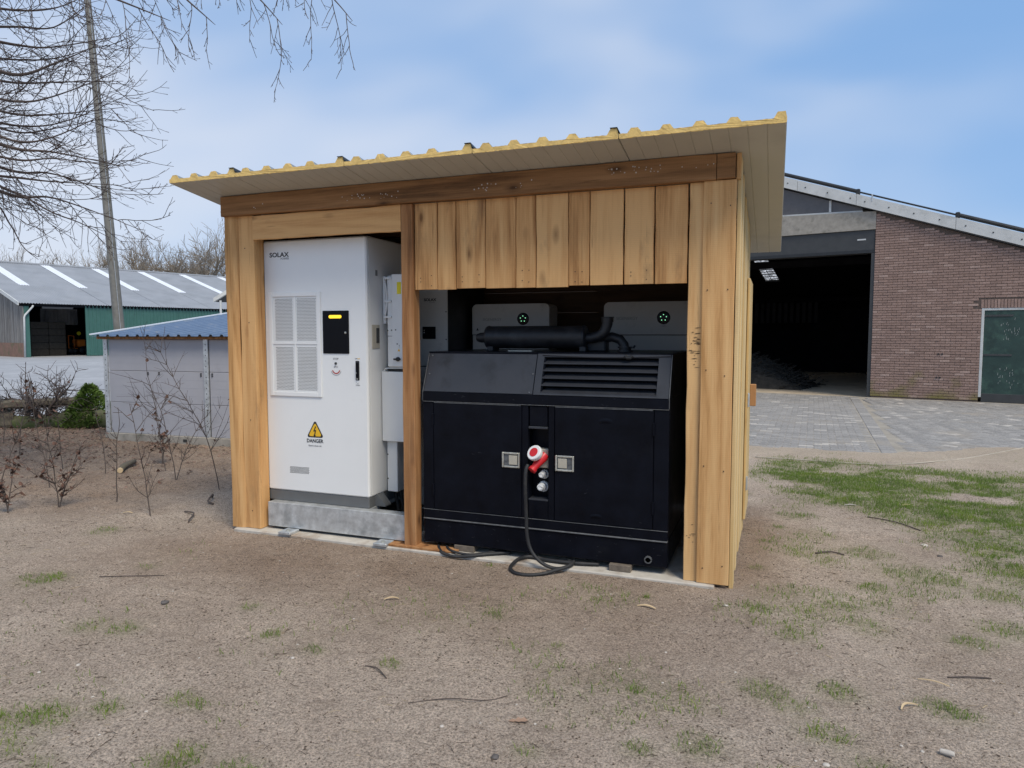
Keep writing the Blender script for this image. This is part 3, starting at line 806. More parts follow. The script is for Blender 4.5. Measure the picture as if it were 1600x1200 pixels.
# corner by the brick barn
pl('corner_board', W_LZ, 2, -0.008, HB, 3.70, 3.79, 0.006, 0.04, label='narrow yellow corner board with black ageing marks', seg=16, jit=0.004)
pl('corner_board', W_LZ, 2, -0.006, HB, 3.786, 3.984, -0.016, 0.004, seg=12, jit=0.002, label='broad pale corner board')
am = MB(); rs_ = random.Random(12)
for k in range(34):
    zc = rs_.choice([1.50, 1.50, 1.56, 1.62, 1.42, 0.36, 0.30]) + rs_.gauss(0, 0.02); w = rs_.uniform(0.008, 0.04)
    xc = rs_.choice([3.712, 3.73, 3.75]) + rs_.uniform(-0.006, 0.012); h = rs_.uniform(0.001, 0.0032)
    am.prism([(xc, zc), (xc + w * 0.4, zc - h), (min(3.783, xc + w), zc + h * 0.3), (xc + w * 0.5, zc + h)], 1, 0.0042, 0.0058)
part('ageing_marks', am, M_AGE, shed, kind='stuff')
nm = MB()
for zz in (0.12, 0.75, 1.35, 1.9, 2.42):
    for xx in (3.825, 3.945): nm.disc((xx + rs_.uniform(-.01, .01), -0.0175, zz + rs_.uniform(-.03, .03)), 0.004, n=7)
for zz in (0.14, 0.9, 1.7, 2.3): nm.disc((0.19 + rs_.uniform(-.02, .02), 0.0055, zz), 0.004, n=7)
part('nail_heads', nm, M_BLACK, shed, kind='stuff')
pl('corner_board', W_LZ, 2, HB + 0.002, 2.716, 3.978, 4.008, -0.016, 0.04, seg=3)
pl('post', W_Z, 2, -0.006, 2.60, 3.80, 3.95, 0.042, 0.18)
# side wall of upright boards (their faces are slightly uneven)
ys = [0.006, 0.15, 0.305, 0.44, 0.60, 0.745, 0.90, 1.04, 1.20, 1.35, 1.50, 1.66, 1.82, 1.98]
for i in range(13):
    xo = 4.006 + rnd.uniform(-0.005, 0.007)
    zt = 2.70 - 0.145 * (ys[i] + 0.04)
    m = MB().plank(2, -0.004 if i else -0.03, zt, ys[i] + 0.0025, ys[i + 1] - 0.0025, 3.986, xo, 6, 0.0015, 0.003)
    # plank() puts thickness on y for upright boards: swap to x
    m.v = [(p[1], p[0], p[2]) for p in m.v]
    part('side_board', m, W_SIDE, shed)
dm = MB()
dm.box(4.014, 4.034, 1.30, 1.96, 0.10, 2.05, 0.004)
door = part('side_door', dm, W_SIDE, shed, label='plain side door of pale boards')
for z in (0.34, 1.02):
    hm = MB().box(4.034, 4.040, 1.30, 1.36, z, z + 0.11, 0.001)
    hm.tube([(4.042, 1.33, z), (4.042, 1.33, z + 0.11)], 0.006, 8)
    for q in (0.02, 0.055, 0.09): hm.tube([(4.039, 1.35, z + q), (4.043, 1.35, z + q)], 0.004, 6)
    part('hinge', hm, M_GALV, door)
part('door_handle', MB().box(4.034, 4.085, 1.82, 1.87, 0.98, 1.17, 0.004), W_RED, door)
# inner linings and rear wall
for i in range(12):
    z0 = 0.015 + i * 0.2
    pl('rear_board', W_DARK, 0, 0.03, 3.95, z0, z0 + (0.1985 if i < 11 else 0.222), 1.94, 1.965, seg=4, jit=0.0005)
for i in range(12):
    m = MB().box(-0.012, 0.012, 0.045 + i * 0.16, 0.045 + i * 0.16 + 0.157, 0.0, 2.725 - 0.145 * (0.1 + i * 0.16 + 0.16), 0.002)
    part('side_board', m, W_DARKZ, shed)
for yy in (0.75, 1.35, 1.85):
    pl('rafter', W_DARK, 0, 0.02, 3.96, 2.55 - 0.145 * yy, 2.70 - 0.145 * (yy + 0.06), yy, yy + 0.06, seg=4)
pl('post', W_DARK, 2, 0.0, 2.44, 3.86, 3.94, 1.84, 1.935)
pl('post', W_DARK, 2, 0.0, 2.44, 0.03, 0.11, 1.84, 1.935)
# roof of insulated sheets, falling to the back
SL = 0.145
YF, YR = -0.37, 2.40
def roof_pt(x, y, h): return (x, y, 2.722 - SL * (y + 0.04) + h)
seams = [(-0.2, 0.44), (0.44, 1.39), (1.39, 2.362), (2.362, 3.32), (3.32, 4.262)]
for si, (a, c) in enumerate(seams):
    w = c - a
    top = []
    if si == 0: cs = [a + 0.055 + k * 0.19 for k in range(3)] + [c - 0.03]
    else: cs = [a + w * (0.10 + 0.2 * k) for k in range(4)] + [c - 0.03]
    top.append((a + 0.002, 0.031))
    for k, x in enumerate(cs):
        hw, tw = 0.042, 0.02
        last = (k == len(cs) - 1)
        l0 = max(a + 0.003, x - hw)
        top += [(l0, 0.031), (x - tw, 0.060 if not last else 0.065), (x + tw, 0.060 if not last else 0.065), (min(c - 0.002, x + hw), 0.031)]
    # underside with shallow grooves
    bot = []
    ng = max(3, int(w / 0.095))
    for k in range(1, ng):
        x = a + w * k / ng
        bot += [(x - 0.004, 0.0), (x, 0.0035), (x + 0.004, 0.0)]
    bot = [(a + 0.002, 0.006), (a + 0.006, 0.0)] + bot + [(c - 0.006, 0.0), (c - 0.002, 0.006)]
    def clean(p):
        o = [p[0]]
        for q in p[1:]:
            if abs(q[0] - o[-1][0]) + abs(q[1] - o[-1][1]) > 1e-4: o.append(q)
        return o
    top = clean(top)
    nb, nt = len(bot), len(top)
    prof = bot + top[::-1]
    n = nb + nt
    m = MB()
    vs = [roof_pt(x, YF, h) for x, h in prof] + [roof_pt(x, YR, h) for x, h in prof]
    fs = [tuple(range(n)), tuple(range(2 * n - 1, n - 1, -1))] + [(i, (i + 1) % n, n + (i + 1) % n, n + i) for i in range(n)]
    m.add(vs, fs)
    o = part('roof_panel', m, [M_PANEL, M_RTOP], shed)
    for p in o.data.polygons:
        if p.normal.z > 0.2: p.material_index = 1
    # cut foam showing along the front
    rr = random.Random(si)
    fprof = []
    for x, h in prof:
        hh = h + (0.0012 if h < 0.01 else -0.0015)
        fprof.append((x, hh))
    # break the long edges so the cut looks torn
    fine = []
    for i in range(n):
        p, q = fprof[i], fprof[(i + 1) % n]
        L_ = math.hypot(q[0] - p[0], q[1] - p[1]); kk = max(1, int(L_ / 0.012))
        for s_ in range(kk):
            u = s_ / kk
            j = rr.uniform(-0.0016, 0.0016) if 0 < s_ else 0
            fine.append((p[0] + (q[0] - p[0]) * u, p[1] + (q[1] - p[1]) * u + j))
    fm = MB(); nn = len(fine)
    vs = [roof_pt(x, YF - 0.003 - rr.uniform(0, 0.003), h) for x, h in fine] + [roof_pt(x, YF + 0.0015, h) for x, h in fine]
    fm.add(vs, [tuple(range(nn)), tuple(range(2 * nn - 1, nn - 1, -1))] + [(i, (i + 1) % nn, nn + (i + 1) % nn, nn + i) for i in range(nn)])
    part('foam_edge', fm, M_FOAM, o)
    if si in (0, 1, 2, 3):
        x = cs[-1]
        cm = MB()
        vs = [roof_pt(xx, yy, h) for yy in (YF - 0.012, YF + 0.25) for xx, h in ((x - 0.022, 0.0655), (x + 0.022, 0.0655), (x + 0.034, 0.040), (x + 0.0355, 0.042), (x + 0.023, 0.0685), (x - 0.023, 0.0685))]
        cm.add(vs, [(0, 1, 2, 3, 4, 5), (11, 10, 9, 8, 7, 6)] + [(i, (i + 1) % 6, 6 + (i + 1) % 6, 6 + i) for i in range(6)])
        part('overlap_flashing', cm, M_PIPE, o)

# ================================================================== WHITE BATTERY CABINET
cab = thing('battery_cabinet', 'tall white battery cabinet with perforated grille and danger triangle, standing behind the left opening'.replace(' left', ' narrow'), 'cabinet', (0.74, 0.13, 0.215))
CX0, CX1, CY = 0.252, 1.235, 0.135
part('body', MB().box(CX0, CX1, CY + 0.03, 1.25, 0.302, 2.372, 0.012), M_WHITE, cab)
part('plinth', MB().box(CX0 + 0.004, CX1 - 0.006, CY + 0.006, 1.23, 0.216, 0.301, 0.004), M_PLINTH, cab)
dr = part('front_door', MB().box(CX0, CX1, CY, CY + 0.027, 0.304, 2.368, 0.011), M_WHITE, cab)
F = CY
# grille: frame, crossbars, four perforated sheets
gx0, gx1, gz0, gz1 = 0.303, 0.810, 1.096, 1.946
gm = MB()
fw = 0.036
gm.box(gx0, gx0 + fw, F - 0.012, F + 0.002, gz0, gz1, 0.003)
gm.box(gx1 - fw, gx1, F - 0.012, F + 0.002, gz0, gz1, 0.003)
gm.box(gx0 + fw + 0.0005, gx1 - fw - 0.0005, F - 0.0115, F + 0.002, gz1 - fw, gz1, 0.003)
gm.box(gx0 + fw + 0.0005, gx1 - fw - 0.0005, F - 0.0115, F + 0.002, gz0, gz0 + fw, 0.003)
grille = part('grille_frame', gm, M_WHITE, cab)
xm, zm = 0.560, 1.530
part('grille_bar', MB().box(xm - 0.008, xm + 0.008, F - 0.009, F + 0.002, gz0 + fw + 0.0005, gz1 - fw - 0.0005, 0.002), M_WHITE, grille)
for (a, c) in ((gx0 + fw + 0.0005, xm - 0.0085), (xm + 0.0085, gx1 - fw - 0.0005)):
    part('grille_bar', MB().box(a, c, F - 0.0088, F + 0.002, zm - 0.008, zm + 0.008, 0.002), M_WHITE, grille)
for (a, c) in ((gx0 + fw, xm - 0.008), (xm + 0.008, gx1 - fw)):
    for (d, e) in ((gz0 + fw, zm - 0.008), (zm + 0.008, gz1 - fw)):
        sh = part('perforated_sheet', MB().box(a + 0.001, c - 0.001, F - 0.0035, F + 0.001, d + 0.001, e - 0.001), M_WHITE2, grille)
        hm = MB(); hm2 = MB()
        st = 0.0132; row = 0
        z = d + 0.02
        x_off = 0.03 if a < 0.4 else 0.014
        while z < e - 0.016:
            x = a + x_off + (row % 2) * st / 2
            while x < c - 0.013:
                dfan = math.hypot(x - 0.675, z - 1.32)
                (hm2 if (a > 0.5 and d < 1.2 and 0.03 < dfan < 0.105) else hm).add([(x + 0.0042 * math.cos(k * math.pi / 3), F - 0.0042, z + 0.0042 * math.sin(k * math.pi / 3)) for k in range(6)], [(0, 1, 2, 3, 4, 5)])
                x += st
            z += st * 0.87; row += 1
        o = part('perforation', hm, M_GRID, cab, kind='stuff')
        if hm2.v: part('fan_perforation', hm2, M_HOLE, cab, kind='stuff')
# display
dp = part('display_panel', MB().box(0.827, 1.072, F - 0.008, F + 0.002, 1.450, 1.792, 0.004), M_GLOSSBLK, cab)
lm = MB()
lb = [(0.903 + 0.013 * math.cos(a), 1.744 + 0.013 * math.sin(a)) for a in [math.pi / 2 + k * math.pi / 8 for k in range(9)]] + [(0.995 + 0.013 * math.cos(a), 1.744 + 0.013 * math.sin(a)) for a in [-math.pi / 2 + k * math.pi / 8 for k in range(9)]]
lm.prism([(x, z) for x, z in lb], 1, F - 0.0115, F - 0.0075)
part('light_bar', lm, M_LED, dp)
km = MB().lathe((1.043, F - 0.008, 1.617), (0, -1, 0), [(0, 0.009), (0.003, 0.009), (0.004, 0.006)], 12).box(1.0415, 1.0445, F - 0.0135, F - 0.0115, 1.611, 1.623)
part('key_lock', km, M_LATCH, dp)
part('lettering', text_mb('SOLAX', 0.052, (0.318, F - 0.0012, 2.235), sx=1.16, bold=0.0012), M_INK, cab)
part('lettering', text_mb('POWER', 0.024, (0.428, F - 0.0012, 2.212), sx=1.0), M_GINK, cab)
# stop sticker
part('sticker_text', text_mb('STOP', 0.021, (0.943, F - 0.0012, 1.402), align='CENTER'), M_GINK, cab)
part('stop_button', MB().lathe((0.943, F, 1.372), (0, -1, 0), [(0, 0.011), (0.006, 0.010), (0.008, 0.006)], 12), M_DARKM, cab)
part('sticker_text', text_mb('EPO', 0.021, (0.943, F - 0.0012, 1.338), align='CENTER'), M_GINK, cab)
def arc(cx, cz, r0, r1, a0, a1, y, n=14):
    m = MB(); v = []
    for k in range(n + 1):
        a = R(a0 + (a1 - a0) * k / n)
        v += [(cx + r0 * math.cos(a), y, cz + r0 * math.sin(a)), (cx + r1 * math.cos(a), y, cz + r1 * math.sin(a))]
    return m.add(v, [(2 * k, 2 * k + 1, 2 * k + 3, 2 * k + 2) for k in range(n)])
part('sticker_arc', arc(0.945, 1.326, 0.030, 0.039, 195, 345, F - 0.0015), M_RINK, cab)
part('sticker_arc', arc(0.945, 1.326, 0.047, 0.051, 200, 340, F - 0.0015), M_GINK, cab)
# door handle
hd = part('door_handle', MB().box(1.127, 1.162, F - 0.006, F + 0.002, 1.240, 1.395, 0.004), M_BLACK, cab)
part('handle_lever', MB().box(1.135, 1.154, F - 0.019, F - 0.0065, 1.262, 1.382, 0.005), M_GLOSSBLK, hd)
part('handle_lock', MB().disc((1.144, F - 0.0065, 1.252), 0.006, n=10, th=0.004).disc((1.144, F - 0.0195, 1.30), 0.004, n=8, th=0.001), M_LATCH, hd)
part('sticker_text', text_mb('ON', 0.014, (1.122, F - 0.0012, 1.408)), M_GINK, cab)
part('sticker_bar', MB().box(1.146, 1.168, F - 0.0016, F - 0.0004, 1.409, 1.414), M_YEL, cab)
part('sticker_text', text_mb('OPEN', 0.014, (1.145, F - 0.0012, 1.198), align='CENTER'), M_GINK, cab)
part('sticker_arc', arc(1.145, 1.232, 0.014, 0.0165, 215, 325, F - 0.0015), M_GINK, cab)
# danger sign
def tri(cx, cz, r, y0, y1):
    # rounded triangle
    pts = []
    for k in range(3):
        a = math.pi / 2 + k * 2 * math.pi / 3
        c = (cx + (r - 0.012) * math.cos(a), cz + (r - 0.012) * math.sin(a))
        for q in (-0.9, -0.3, 0.3, 0.9):
            pts.append((c[0] + 0.012 * math.cos(a + q), c[1] + 0.012 * math.sin(a + q)))
    return MB().prism(pts, 1, y0, y1)
sg = part('danger_sign', tri(0.733, 0.812, 0.083, F - 0.0018, F - 0.0002), M_INK, cab)
part('sign_face', tri(0.733, 0.812, 0.064, F - 0.0030, F - 0.0015), M_YEL, sg)
bolt = [(0.737, 0.858), (0.716, 0.813), (0.731, 0.815), (0.725, 0.785), (0.718, 0.788), (0.727, 0.764), (0.741, 0.783), (0.734, 0.783), (0.744, 0.828), (0.729, 0.824), (0.745, 0.852)]
bm_ = MB(); nbp = len(bolt)
bm_.prism(bolt, 1, F - 0.0044, F - 0.0031)
part('lightning_bolt', bm_, M_INK, sg)
part('lettering', text_mb('DANGER', 0.042, (0.729, F - 0.0012, 0.722), align='CENTER', sx=0.95, bold=0.0008), M_INK, cab)
part('lettering', text_mb('Electric shock risk', 0.019, (0.729, F - 0.0012, 0.690), align='CENTER', sx=0.9), M_GINK, cab)
hm = MB()
for r_ in range(6):
    for k in range(17):
        x = 0.478 + k * 0.0112 + (r_ % 2) * 0.0056; z = 0.460 + r_ * 0.0095
        hm.add([(x + 0.004 * math.cos(q * math.pi / 3), F - 0.0008, z + 0.004 * math.sin(q * math.pi / 3)) for q in range(6)], [(0, 1, 2, 3, 4, 5)])
part('vent_holes', hm, M_HOLE, cab, kind='stuff')
# side fittings
S = CX1
part('breaker_plate', MB().box(S, S + 0.006, 0.205, 0.315, 1.49, 1.68, 0.002), M_PLATE, cab)
part('breaker_window', MB().box(S + 0.0062, S + 0.010, 0.262, 0.305, 1.535, 1.655, 0.001), M_DARKM, cab)
part('side_sticker', MB().box(S + 0.0002, S + 0.0012, 0.268, 0.30, 2.07, 2.115), M_GINK, cab)
part('side_seam', MB().box(S - 0.002, S + 0.0018, 0.166, 0.172, 0.31, 2.36), M_WHITE2, cab)
gs = MB()
gs.prism([(S - 0.01, 0.218), (S + 0.085, 0.218), (S + 0.085, 0.232), (S + 0.012, 0.315), (S - 0.01, 0.315)], 1, 0.235, 0.243)
gs.prism([(S - 0.01, 0.218), (S + 0.085, 0.218), (S + 0.085, 0.232), (S + 0.012, 0.315), (S - 0.01, 0.315)], 1, 0.315, 0.323)
gs.prism([(S + 0.0, 0.309), (S + 0.012, 0.309), (S + 0.085, 0.226), (S + 0.085, 0.218)], 1, 0.2435, 0.3145)
part('corner_bracket', gs, M_PLINTH, cab)

base = thing('galvanised_base', 'galvanised steel base rail under the white cabinet with raised lettering', 'base', (0.95, 0.06, 0.0))
bm_ = MB()
bm_.box(0.305, 1.60, 0.058, 0.066, 0.014, 0.214, 0.002)
bm_.box(0.305, 1.60, 0.0662, 0.16, 0.207, 0.2145, 0.001)
bm_.box(0.305, 0.313, 0.0665, 1.25, 0.014, 0.2065, 0.001)
bm_.box(1.592, 1.60, 0.0665, 1.25, 0.014, 0.2065, 0.001)
bm_.box(0.314, 1.591, 1.242, 1.25, 0.014, 0.2065, 0.001)
bm_.box(0.314, 1.24, 0.1605, 1.24, 0.19, 0.2145, 0.001)
part('rail', bm_, M_GALV, base)
part('lettering', text_mb('DANG ENERGY', 0.036, (1.378, 0.0576, 0.062), extrude=0.0018, sx=0.86), M_GALV, base)
part('lettering_rule', MB().box(1.37, 1.575, 0.0565, 0.0578, 0.046, 0.050), M_GALV, base)
for xx in (0.50, 1.385):
    f = MB().box(xx, xx + 0.115, -0.065, 0.0575, -0.0095, 0.012, 0.003)
    ft = part('foot_plate', f, M_GALV, base)
    part('bolt', MB().lathe((xx + 0.06, -0.015, 0.012), (0, 0, 1), [(0, 0.020), (0.003, 0.020), (0.0035, 0.011), (0.012, 0.011)], 6), M_LATCH, ft)

# ================================================================== INVERTER, JUNCTION BOX, DUCT
inv = thing('inverter', 'white wall-hung inverter with yellow sticker and black rotary switch beside the tall cabinet', 'inverter', (1.45, 0.35, 1.33))
part('body', MB().box(1.292, 1.452, 0.342, 0.50, 1.338, 2.075, 0.010), M_WHITE2, inv)
part('front_cover', MB().box(1.342, 1.452, 0.334, 0.3415, 1.345, 2.083, 0.004), M_WHITE2, inv)
bk = MB()
bk.box(1.246, 1.272, 0.36, 0.40, 1.69, 2.072, 0.003)
for z in (2.045, 1.86, 1.735): bk.box(1.2725, 1.34, 0.3285, 0.3415, z, z + 0.017, 0.002)
part('bracket', bk, M_WHITE2, inv)
cv = [(1.277 + 0.022 * math.sin(math.pi * k / 10), 0.335, 1.745 + 0.29 * k / 10) for k in range(11)]
part('carry_handle', MB().tube(cv, 0.0065, 8), M_WHITE2, inv, smooth=True)
part('warning_sticker', MB().box(1.392, 1.43, 0.3325, 0.3338, 1.925, 2.02), M_YEL2, inv)
part('seam', MB().box(1.294, 1.341, 0.3402, 0.3418, 1.588, 1.592), M_GINK, inv)
for xx, zz in ((1.300, 1.635), (1.335, 1.637), (1.377, 1.640)):
    part('screw', MB().disc((xx, 0.3335 if xx > 1.34 else 0.3415, zz), 0.0055, n=8, th=0.003), M_DARKM, inv)
kn = part('rotary_switch', MB().lathe((1.396, 0.334, 1.405), (0, -1, 0), [(0, 0.018), (0.012, 0.017), (0.014, 0.012)], 14).box(1.364, 1.428, 0.308, 0.3195, 1.398, 1.412, 0.003), M_BLACK, inv)
part('sticker_text', text_mb('!', 0.03, (1.404, 0.3332, 1.50)), M_INK, inv)
part('warning_mark', MB().prism([(1.392, 1.468), (1.416, 1.468), (1.404, 1.49)], 1, 0.3326, 0.3338), M_YEL, inv)
part('warning_mark', MB().prism([(1.385, 1.52), (1.398, 1.527), (1.385, 1.534)], 1, 0.3326, 0.3338), M_INK, inv)

jb = thing('junction_box', 'plain white junction box hung below the inverter', 'box', (1.42, 0.33, 0.735))
part('body', MB().box(1.247, 1.452, 0.345, 0.50, 0.738, 1.300, 0.006), M_WHITE2, jb)
part('cover', MB().box(1.242, 1.455, 0.332, 0.3445, 0.735, 1.303, 0.004), M_WHITE2, jb)
part('rim', MB().tube([(1.25, 0.36, 1.303), (1.262, 0.36, 1.322), (1.285, 0.36, 1.330), (1.45, 0.36, 1.332)], 0.006, 6), M_WHITE2, jb)
part('cable_slot', MB().box(1.28, 1.448, 0.37, 0.48, 1.3005, 1.328), M_BLACK, jb)
for zz in (0.77, 1.26):
    part('screw', MB().disc((1.2405, 0.36, zz), 0.006, (-1, 0, 0), 8, 0.004), M_DARKM, jb)
du = thing('cable_duct', 'white vertical cable duct below the junction box', 'duct', (1.31, 0.38, 0.31))
part('duct_body', MB().box(1.262, 1.356, 0.372, 0.50, 0.312, 0.732, 0.004), M_WHITE2, du)
for zz in (0.62, 0.42):
    part('screw', MB().disc((1.2685, 0.3715, zz), 0.006, n=8, th=0.003), M_DARKM, du)
for i, (xx, yy) in enumerate(((1.29, 0.45), (1.325, 0.47), (1.345, 0.52))):
    part('cable', MB().tube([(xx, yy, 0.34), (xx + 0.004, yy + 0.005, 0.26), (xx + 0.012, yy + 0.03, 0.12), (xx + 0.05, yy + 0.10, 0.012)], 0.015, 8), M_CORD, du, smooth=True)

# ================================================================== SECOND CABINET BEHIND
c2 = thing('battery_cabinet', 'second white cabinet with small black display, half hidden behind the middle post and generator', 'cabinet', (1.4, 0.95, -0.01))
part('body', MB().box(1.256, 1.556, 0.92, 1.75, 0.0, 2.16, 0.006), M_BLACK, c2)
part('front_door', MB().box(1.252, 1.56, 0.905, 0.9195, 1.325, 2.155, 0.006), M_BATT, c2)
part('front_door', MB().box(1.252, 1.56, 0.905, 0.9195, 0.08, 1.318, 0.006), M_BATT, c2, label='lower perforated door')
part('display_panel', MB().box(1.318, 1.447, 0.900, 0.9045, 1.564, 1.672, 0.002), M_GLOSSBLK, c2)
part('indicator', MB().disc((1.337, 0.8995, 1.62), 0.005, n=8).disc((1.337, 0.8995, 1.64), 0.004, n=8), M_WHITE2, c2)
part('lettering', text_mb('SOLAX', 0.034, (1.335, 0.9040, 1.895), sx=1.1, bold=0.0012), M_INK, c2)
part('lettering', text_mb('POWER', 0.016, (1.385, 0.9040, 1.877)), M_GINK, c2)
hm = MB()
for r_ in range(70):
    for k in range(20):
        x = 1.285 + k * 0.0135 + (r_ % 2) * 0.0067; z = 0.25 + r_ * 0.0135
        hm.add([(x + 0.0045 * math.cos(q * math.pi / 3), 0.9042, z + 0.0045 * math.sin(q * math.pi / 3)) for q in range(6)], [(0, 1, 2, 3, 4, 5)])
part('perforation', hm, M_GRID, c2, kind='stuff')
for zz in (1.56, 1.80): part('screw', MB().disc((1.548, 0.9045, zz), 0.006, n=8, th=0.003), M_DARKM, c2)

# ================================================================== HOME BATTERIES
def home_battery(x0, x1, label):
    b = thing('home_battery', label, 'battery', ((x0 + x1) / 2, 1.35, -0.01), group='rounded home batteries')
    w = x1 - x0
    def rrect(z0, z1, y0, y1, rt, rb):
        pts = []
        def cr(cx, cz, r, a0):
            for k in range(7):
                a = R(a0 + 90 * k / 6); pts.append((cx + r * math.cos(a), cz + r * math.sin(a)))
        cr(x1 - rt, z1 - rt, rt, 0); cr(x0 + rt, z1 - rt, rt, 90)
        if rb: cr(x0 + rb, z0 + rb, rb, 180); cr(x1 - rb, z0 + rb, rb, 270)
        else: pts.extend([(x0, z0), (x1, z0)])
        return MB().prism(pts, 1, y0, y1)
    part('upper_cover', rrect(1.603, 1.880, 1.35, 1.60, 0.045, 0), M_BATT, b)
    for k in range(4):
        z0 = 0.20 + k * 0.35
        part('battery_module', MB().box(x0, x1, 1.352, 1.60, z0, z0 + 0.347, 0.006), M_BATT, b)
    part('foot', MB().box(x0 + 0.03, x1 - 0.03, 1.38, 1.58, -0.008, 0.198, 0.004), M_BLACK, b)
    cx = x0 + w * 0.67
    dl = part('round_display', MB().lathe((cx, 1.35, 1.744), (0, -1, 0), [(0, 0.056), (0.006, 0.055), (0.007, 0.048)], 28), M_GLOSSBLK, b, smooth=30)
    for k in range(5):
        a = R(90 + 72 * k)
        rr_ = 0.025
        part('led', MB().disc((cx + rr_ * math.cos(a), 1.3427, 1.744 + rr_ * math.sin(a)), 0.0042, n=10, th=0.0015), M_GLED, dl)
    part('lettering', text_mb('SIGENERGY', 0.036, (x0 + w * 0.14, 1.349, 1.728), sx=1.0), M_GINK, b)
    part('sticker_text', text_mb('!', 0.018, (x0 + 0.05, 1.349, 1.648)), M_INK, b)
    part('warning_mark', MB().prism([(x0 + 0.04, 1.64), (x0 + 0.065, 1.64), (x0 + 0.0525, 1.664)], 1, 1.3485, 1.3498), M_INK, b)
    part('sticker_text', text_mb('WIFI', 0.016, (cx - 0.015, 1.349, 1.668)), M_GINK, b)
home_battery(1.600, 2.345, 'grey-white home battery with round green lit display, partly behind the muffler')
home_battery(2.840, 3.600, 'grey-white home battery with round green lit display, beside the yellow corner boards')
# ================================================================== GENERATOR
gen = thing('generator', 'black generator set in a steel canopy with louvres, double doors and a muffler on top', 'generator', (2.68, 0.05, 0.035))
X0, X1, Y0, Y1 = 1.766, 3.588, 0.05, 1.22
# base frame
part('base_frame', MB().box(X0, X1, Y0, Y1, 0.036, 0.212, 0.006), M_GEN, gen)
part('edge_strip', MB().box(X0, X1, Y0 - 0.010, Y0 + 0.03, 0.2125, 0.222, 0.003), M_EDGE, gen)
part('drain_ring', MB().lathe((3.462, Y0 + 0.004, 0.086), (0, -1, 0), [(0, 0.026), (0.016, 0.026), (0.016, 0.017), (0.002, 0.016)], 18), M_EDGE, gen, smooth=30)
part('drain_hole', MB().disc((3.462, Y0 + 0.001, 0.086), 0.017, n=14, th=0.003), M_HOLE, gen)
# canopy body with recess for the sockets
bd = MB()
bd.box(X0, 2.603, Y0 + 0.014, Y1, 0.2225, 1.174, 0.004)
bd.box(2.752, X1, Y0 + 0.014, Y1, 0.2225, 1.174, 0.004)
bd.box(2.6035, 2.7515, Y0 + 0.16, Y1 - 0.002, 0.2225, 1.172)
part('canopy', bd, M_GEN, gen)
part('sill', MB().box(X0, X1, Y0 - 0.001, Y0 + 0.0138, 0.2225, 0.286, 0.003), M_GEN, gen)
part('edge_strip', MB().box(X0, X1, Y0 - 0.004, Y0 + 0.012, 0.2862, 0.290, 0.001), M_EDGE, gen)
part('top_rail', MB().box(X0, X1, Y0 - 0.006, Y0 + 0.0138, 1.108, 1.176, 0.003), M_GEN, gen)
part('edge_strip', MB().box(X0 + 0.002, X1 - 0.002, Y0 - 0.008, Y0 + 0.006, 1.1035, 1.1075, 0.001), M_EDGE, gen)
for (a, c) in ((X0, 1.852), (2.556, 2.602), (2.753, 2.796), (3.49, X1)):
    part('stile', MB().box(a, c, Y0 - 0.0005, Y0 + 0.0138, 0.2905, 1.1030, 0.002), M_GEN, gen)
def gen_door(a, c, lx, hx, mirror, label):
    d = part('door', MB().box(a, c, Y0 - 0.006, Y0 + 0.0137, 0.294, 1.099, 0.004), M_GEN, gen, label=label)
    part('door_edge', MB().box(a + 0.004, c - 0.004, Y0 - 0.0075, Y0 - 0.004, 1.0965, 1.1005), M_EDGE, d)
    # latch: dished frame with paddle and lock
    fx0, fx1, fz0, fz1 = lx, lx + 0.136, 0.648, 0.760
    lm = MB()
    q = 0.014
    lm.box(fx0, fx0 + q, Y0 - 0.017, Y0 - 0.005, fz0, fz1, 0.004)
    lm.box(fx1 - q, fx1, Y0 - 0.017, Y0 - 0.005, fz0, fz1, 0.004)
    lm.box(fx0 + q, fx1 - q, Y0 - 0.0165, Y0 - 0.005, fz1 - q, fz1, 0.004)
    lm.box(fx0 + q, fx1 - q, Y0 - 0.0165, Y0 - 0.005, fz0, fz0 + q, 0.004)
    part('latch_pan', MB().box(fx0 + q, fx1 - q, Y0 - 0.0072, Y0 - 0.0062, fz0 + q, fz1 - q), M_EDGE, d)
    part('latch', lm, M_LATCH, d, smooth=30)
    pa = (fx0 + 0.052, fx1 - 0.02) if not mirror else (fx0 + 0.02, fx1 - 0.052)
    part('latch_paddle', MB().box(pa[0], pa[1], Y0 - 0.0135, Y0 - 0.0075, fz0 + 0.022, fz1 - 0.022, 0.003), M_PLATE, d)
    kx = fx0 + 0.032 if not mirror else fx1 - 0.032
    part('latch_lock', MB().disc((kx, Y0 - 0.007, (fz0 + fz1) / 2), 0.0085, n=12, th=0.004), M_EDGE, d)
    for zz in (0.40, 0.93):
        part('hinge', MB().tube([(hx, Y0 - 0.009, zz), (hx, Y0 - 0.009, zz + 0.085)], 0.008, 8), M_GEN, d)
    return d
gen_door(1.856, 2.552, 2.406, 1.854, False, 'door latched at its edge nearest the sockets')
d2_ = gen_door(2.800, 3.486, 2.806, 3.488, True, 'dented door with hinges by the yellow corner boards')
# dents catch the light
dm = MB()
for (cx, cz, w, h) in ((3.16, 1.005, 0.10, 0.035), (3.10, 0.34, 0.09, 0.03)):
    n = 10; vs = []; fs = []
    for i in range(n + 1):
        for j in range(5):
            u, v = i / n, j / 4
            bul = math.sin(math.pi * u) * math.sin(math.pi * v)
            vs.append((cx - w / 2 + w * u, Y0 - 0.0058 - 0.007 * bul, cz - h / 2 + h * v + 0.012 * math.sin(3 * u)))
    for i in range(n):
        for j in range(4): fs.append((i * 5 + j, i * 5 + 5 + j, i * 5 + 6 + j, i * 5 + 1 + j))
    dm.add(vs, fs)
part('dent', dm, M_GEN, d2_, smooth='all', kind='stuff')
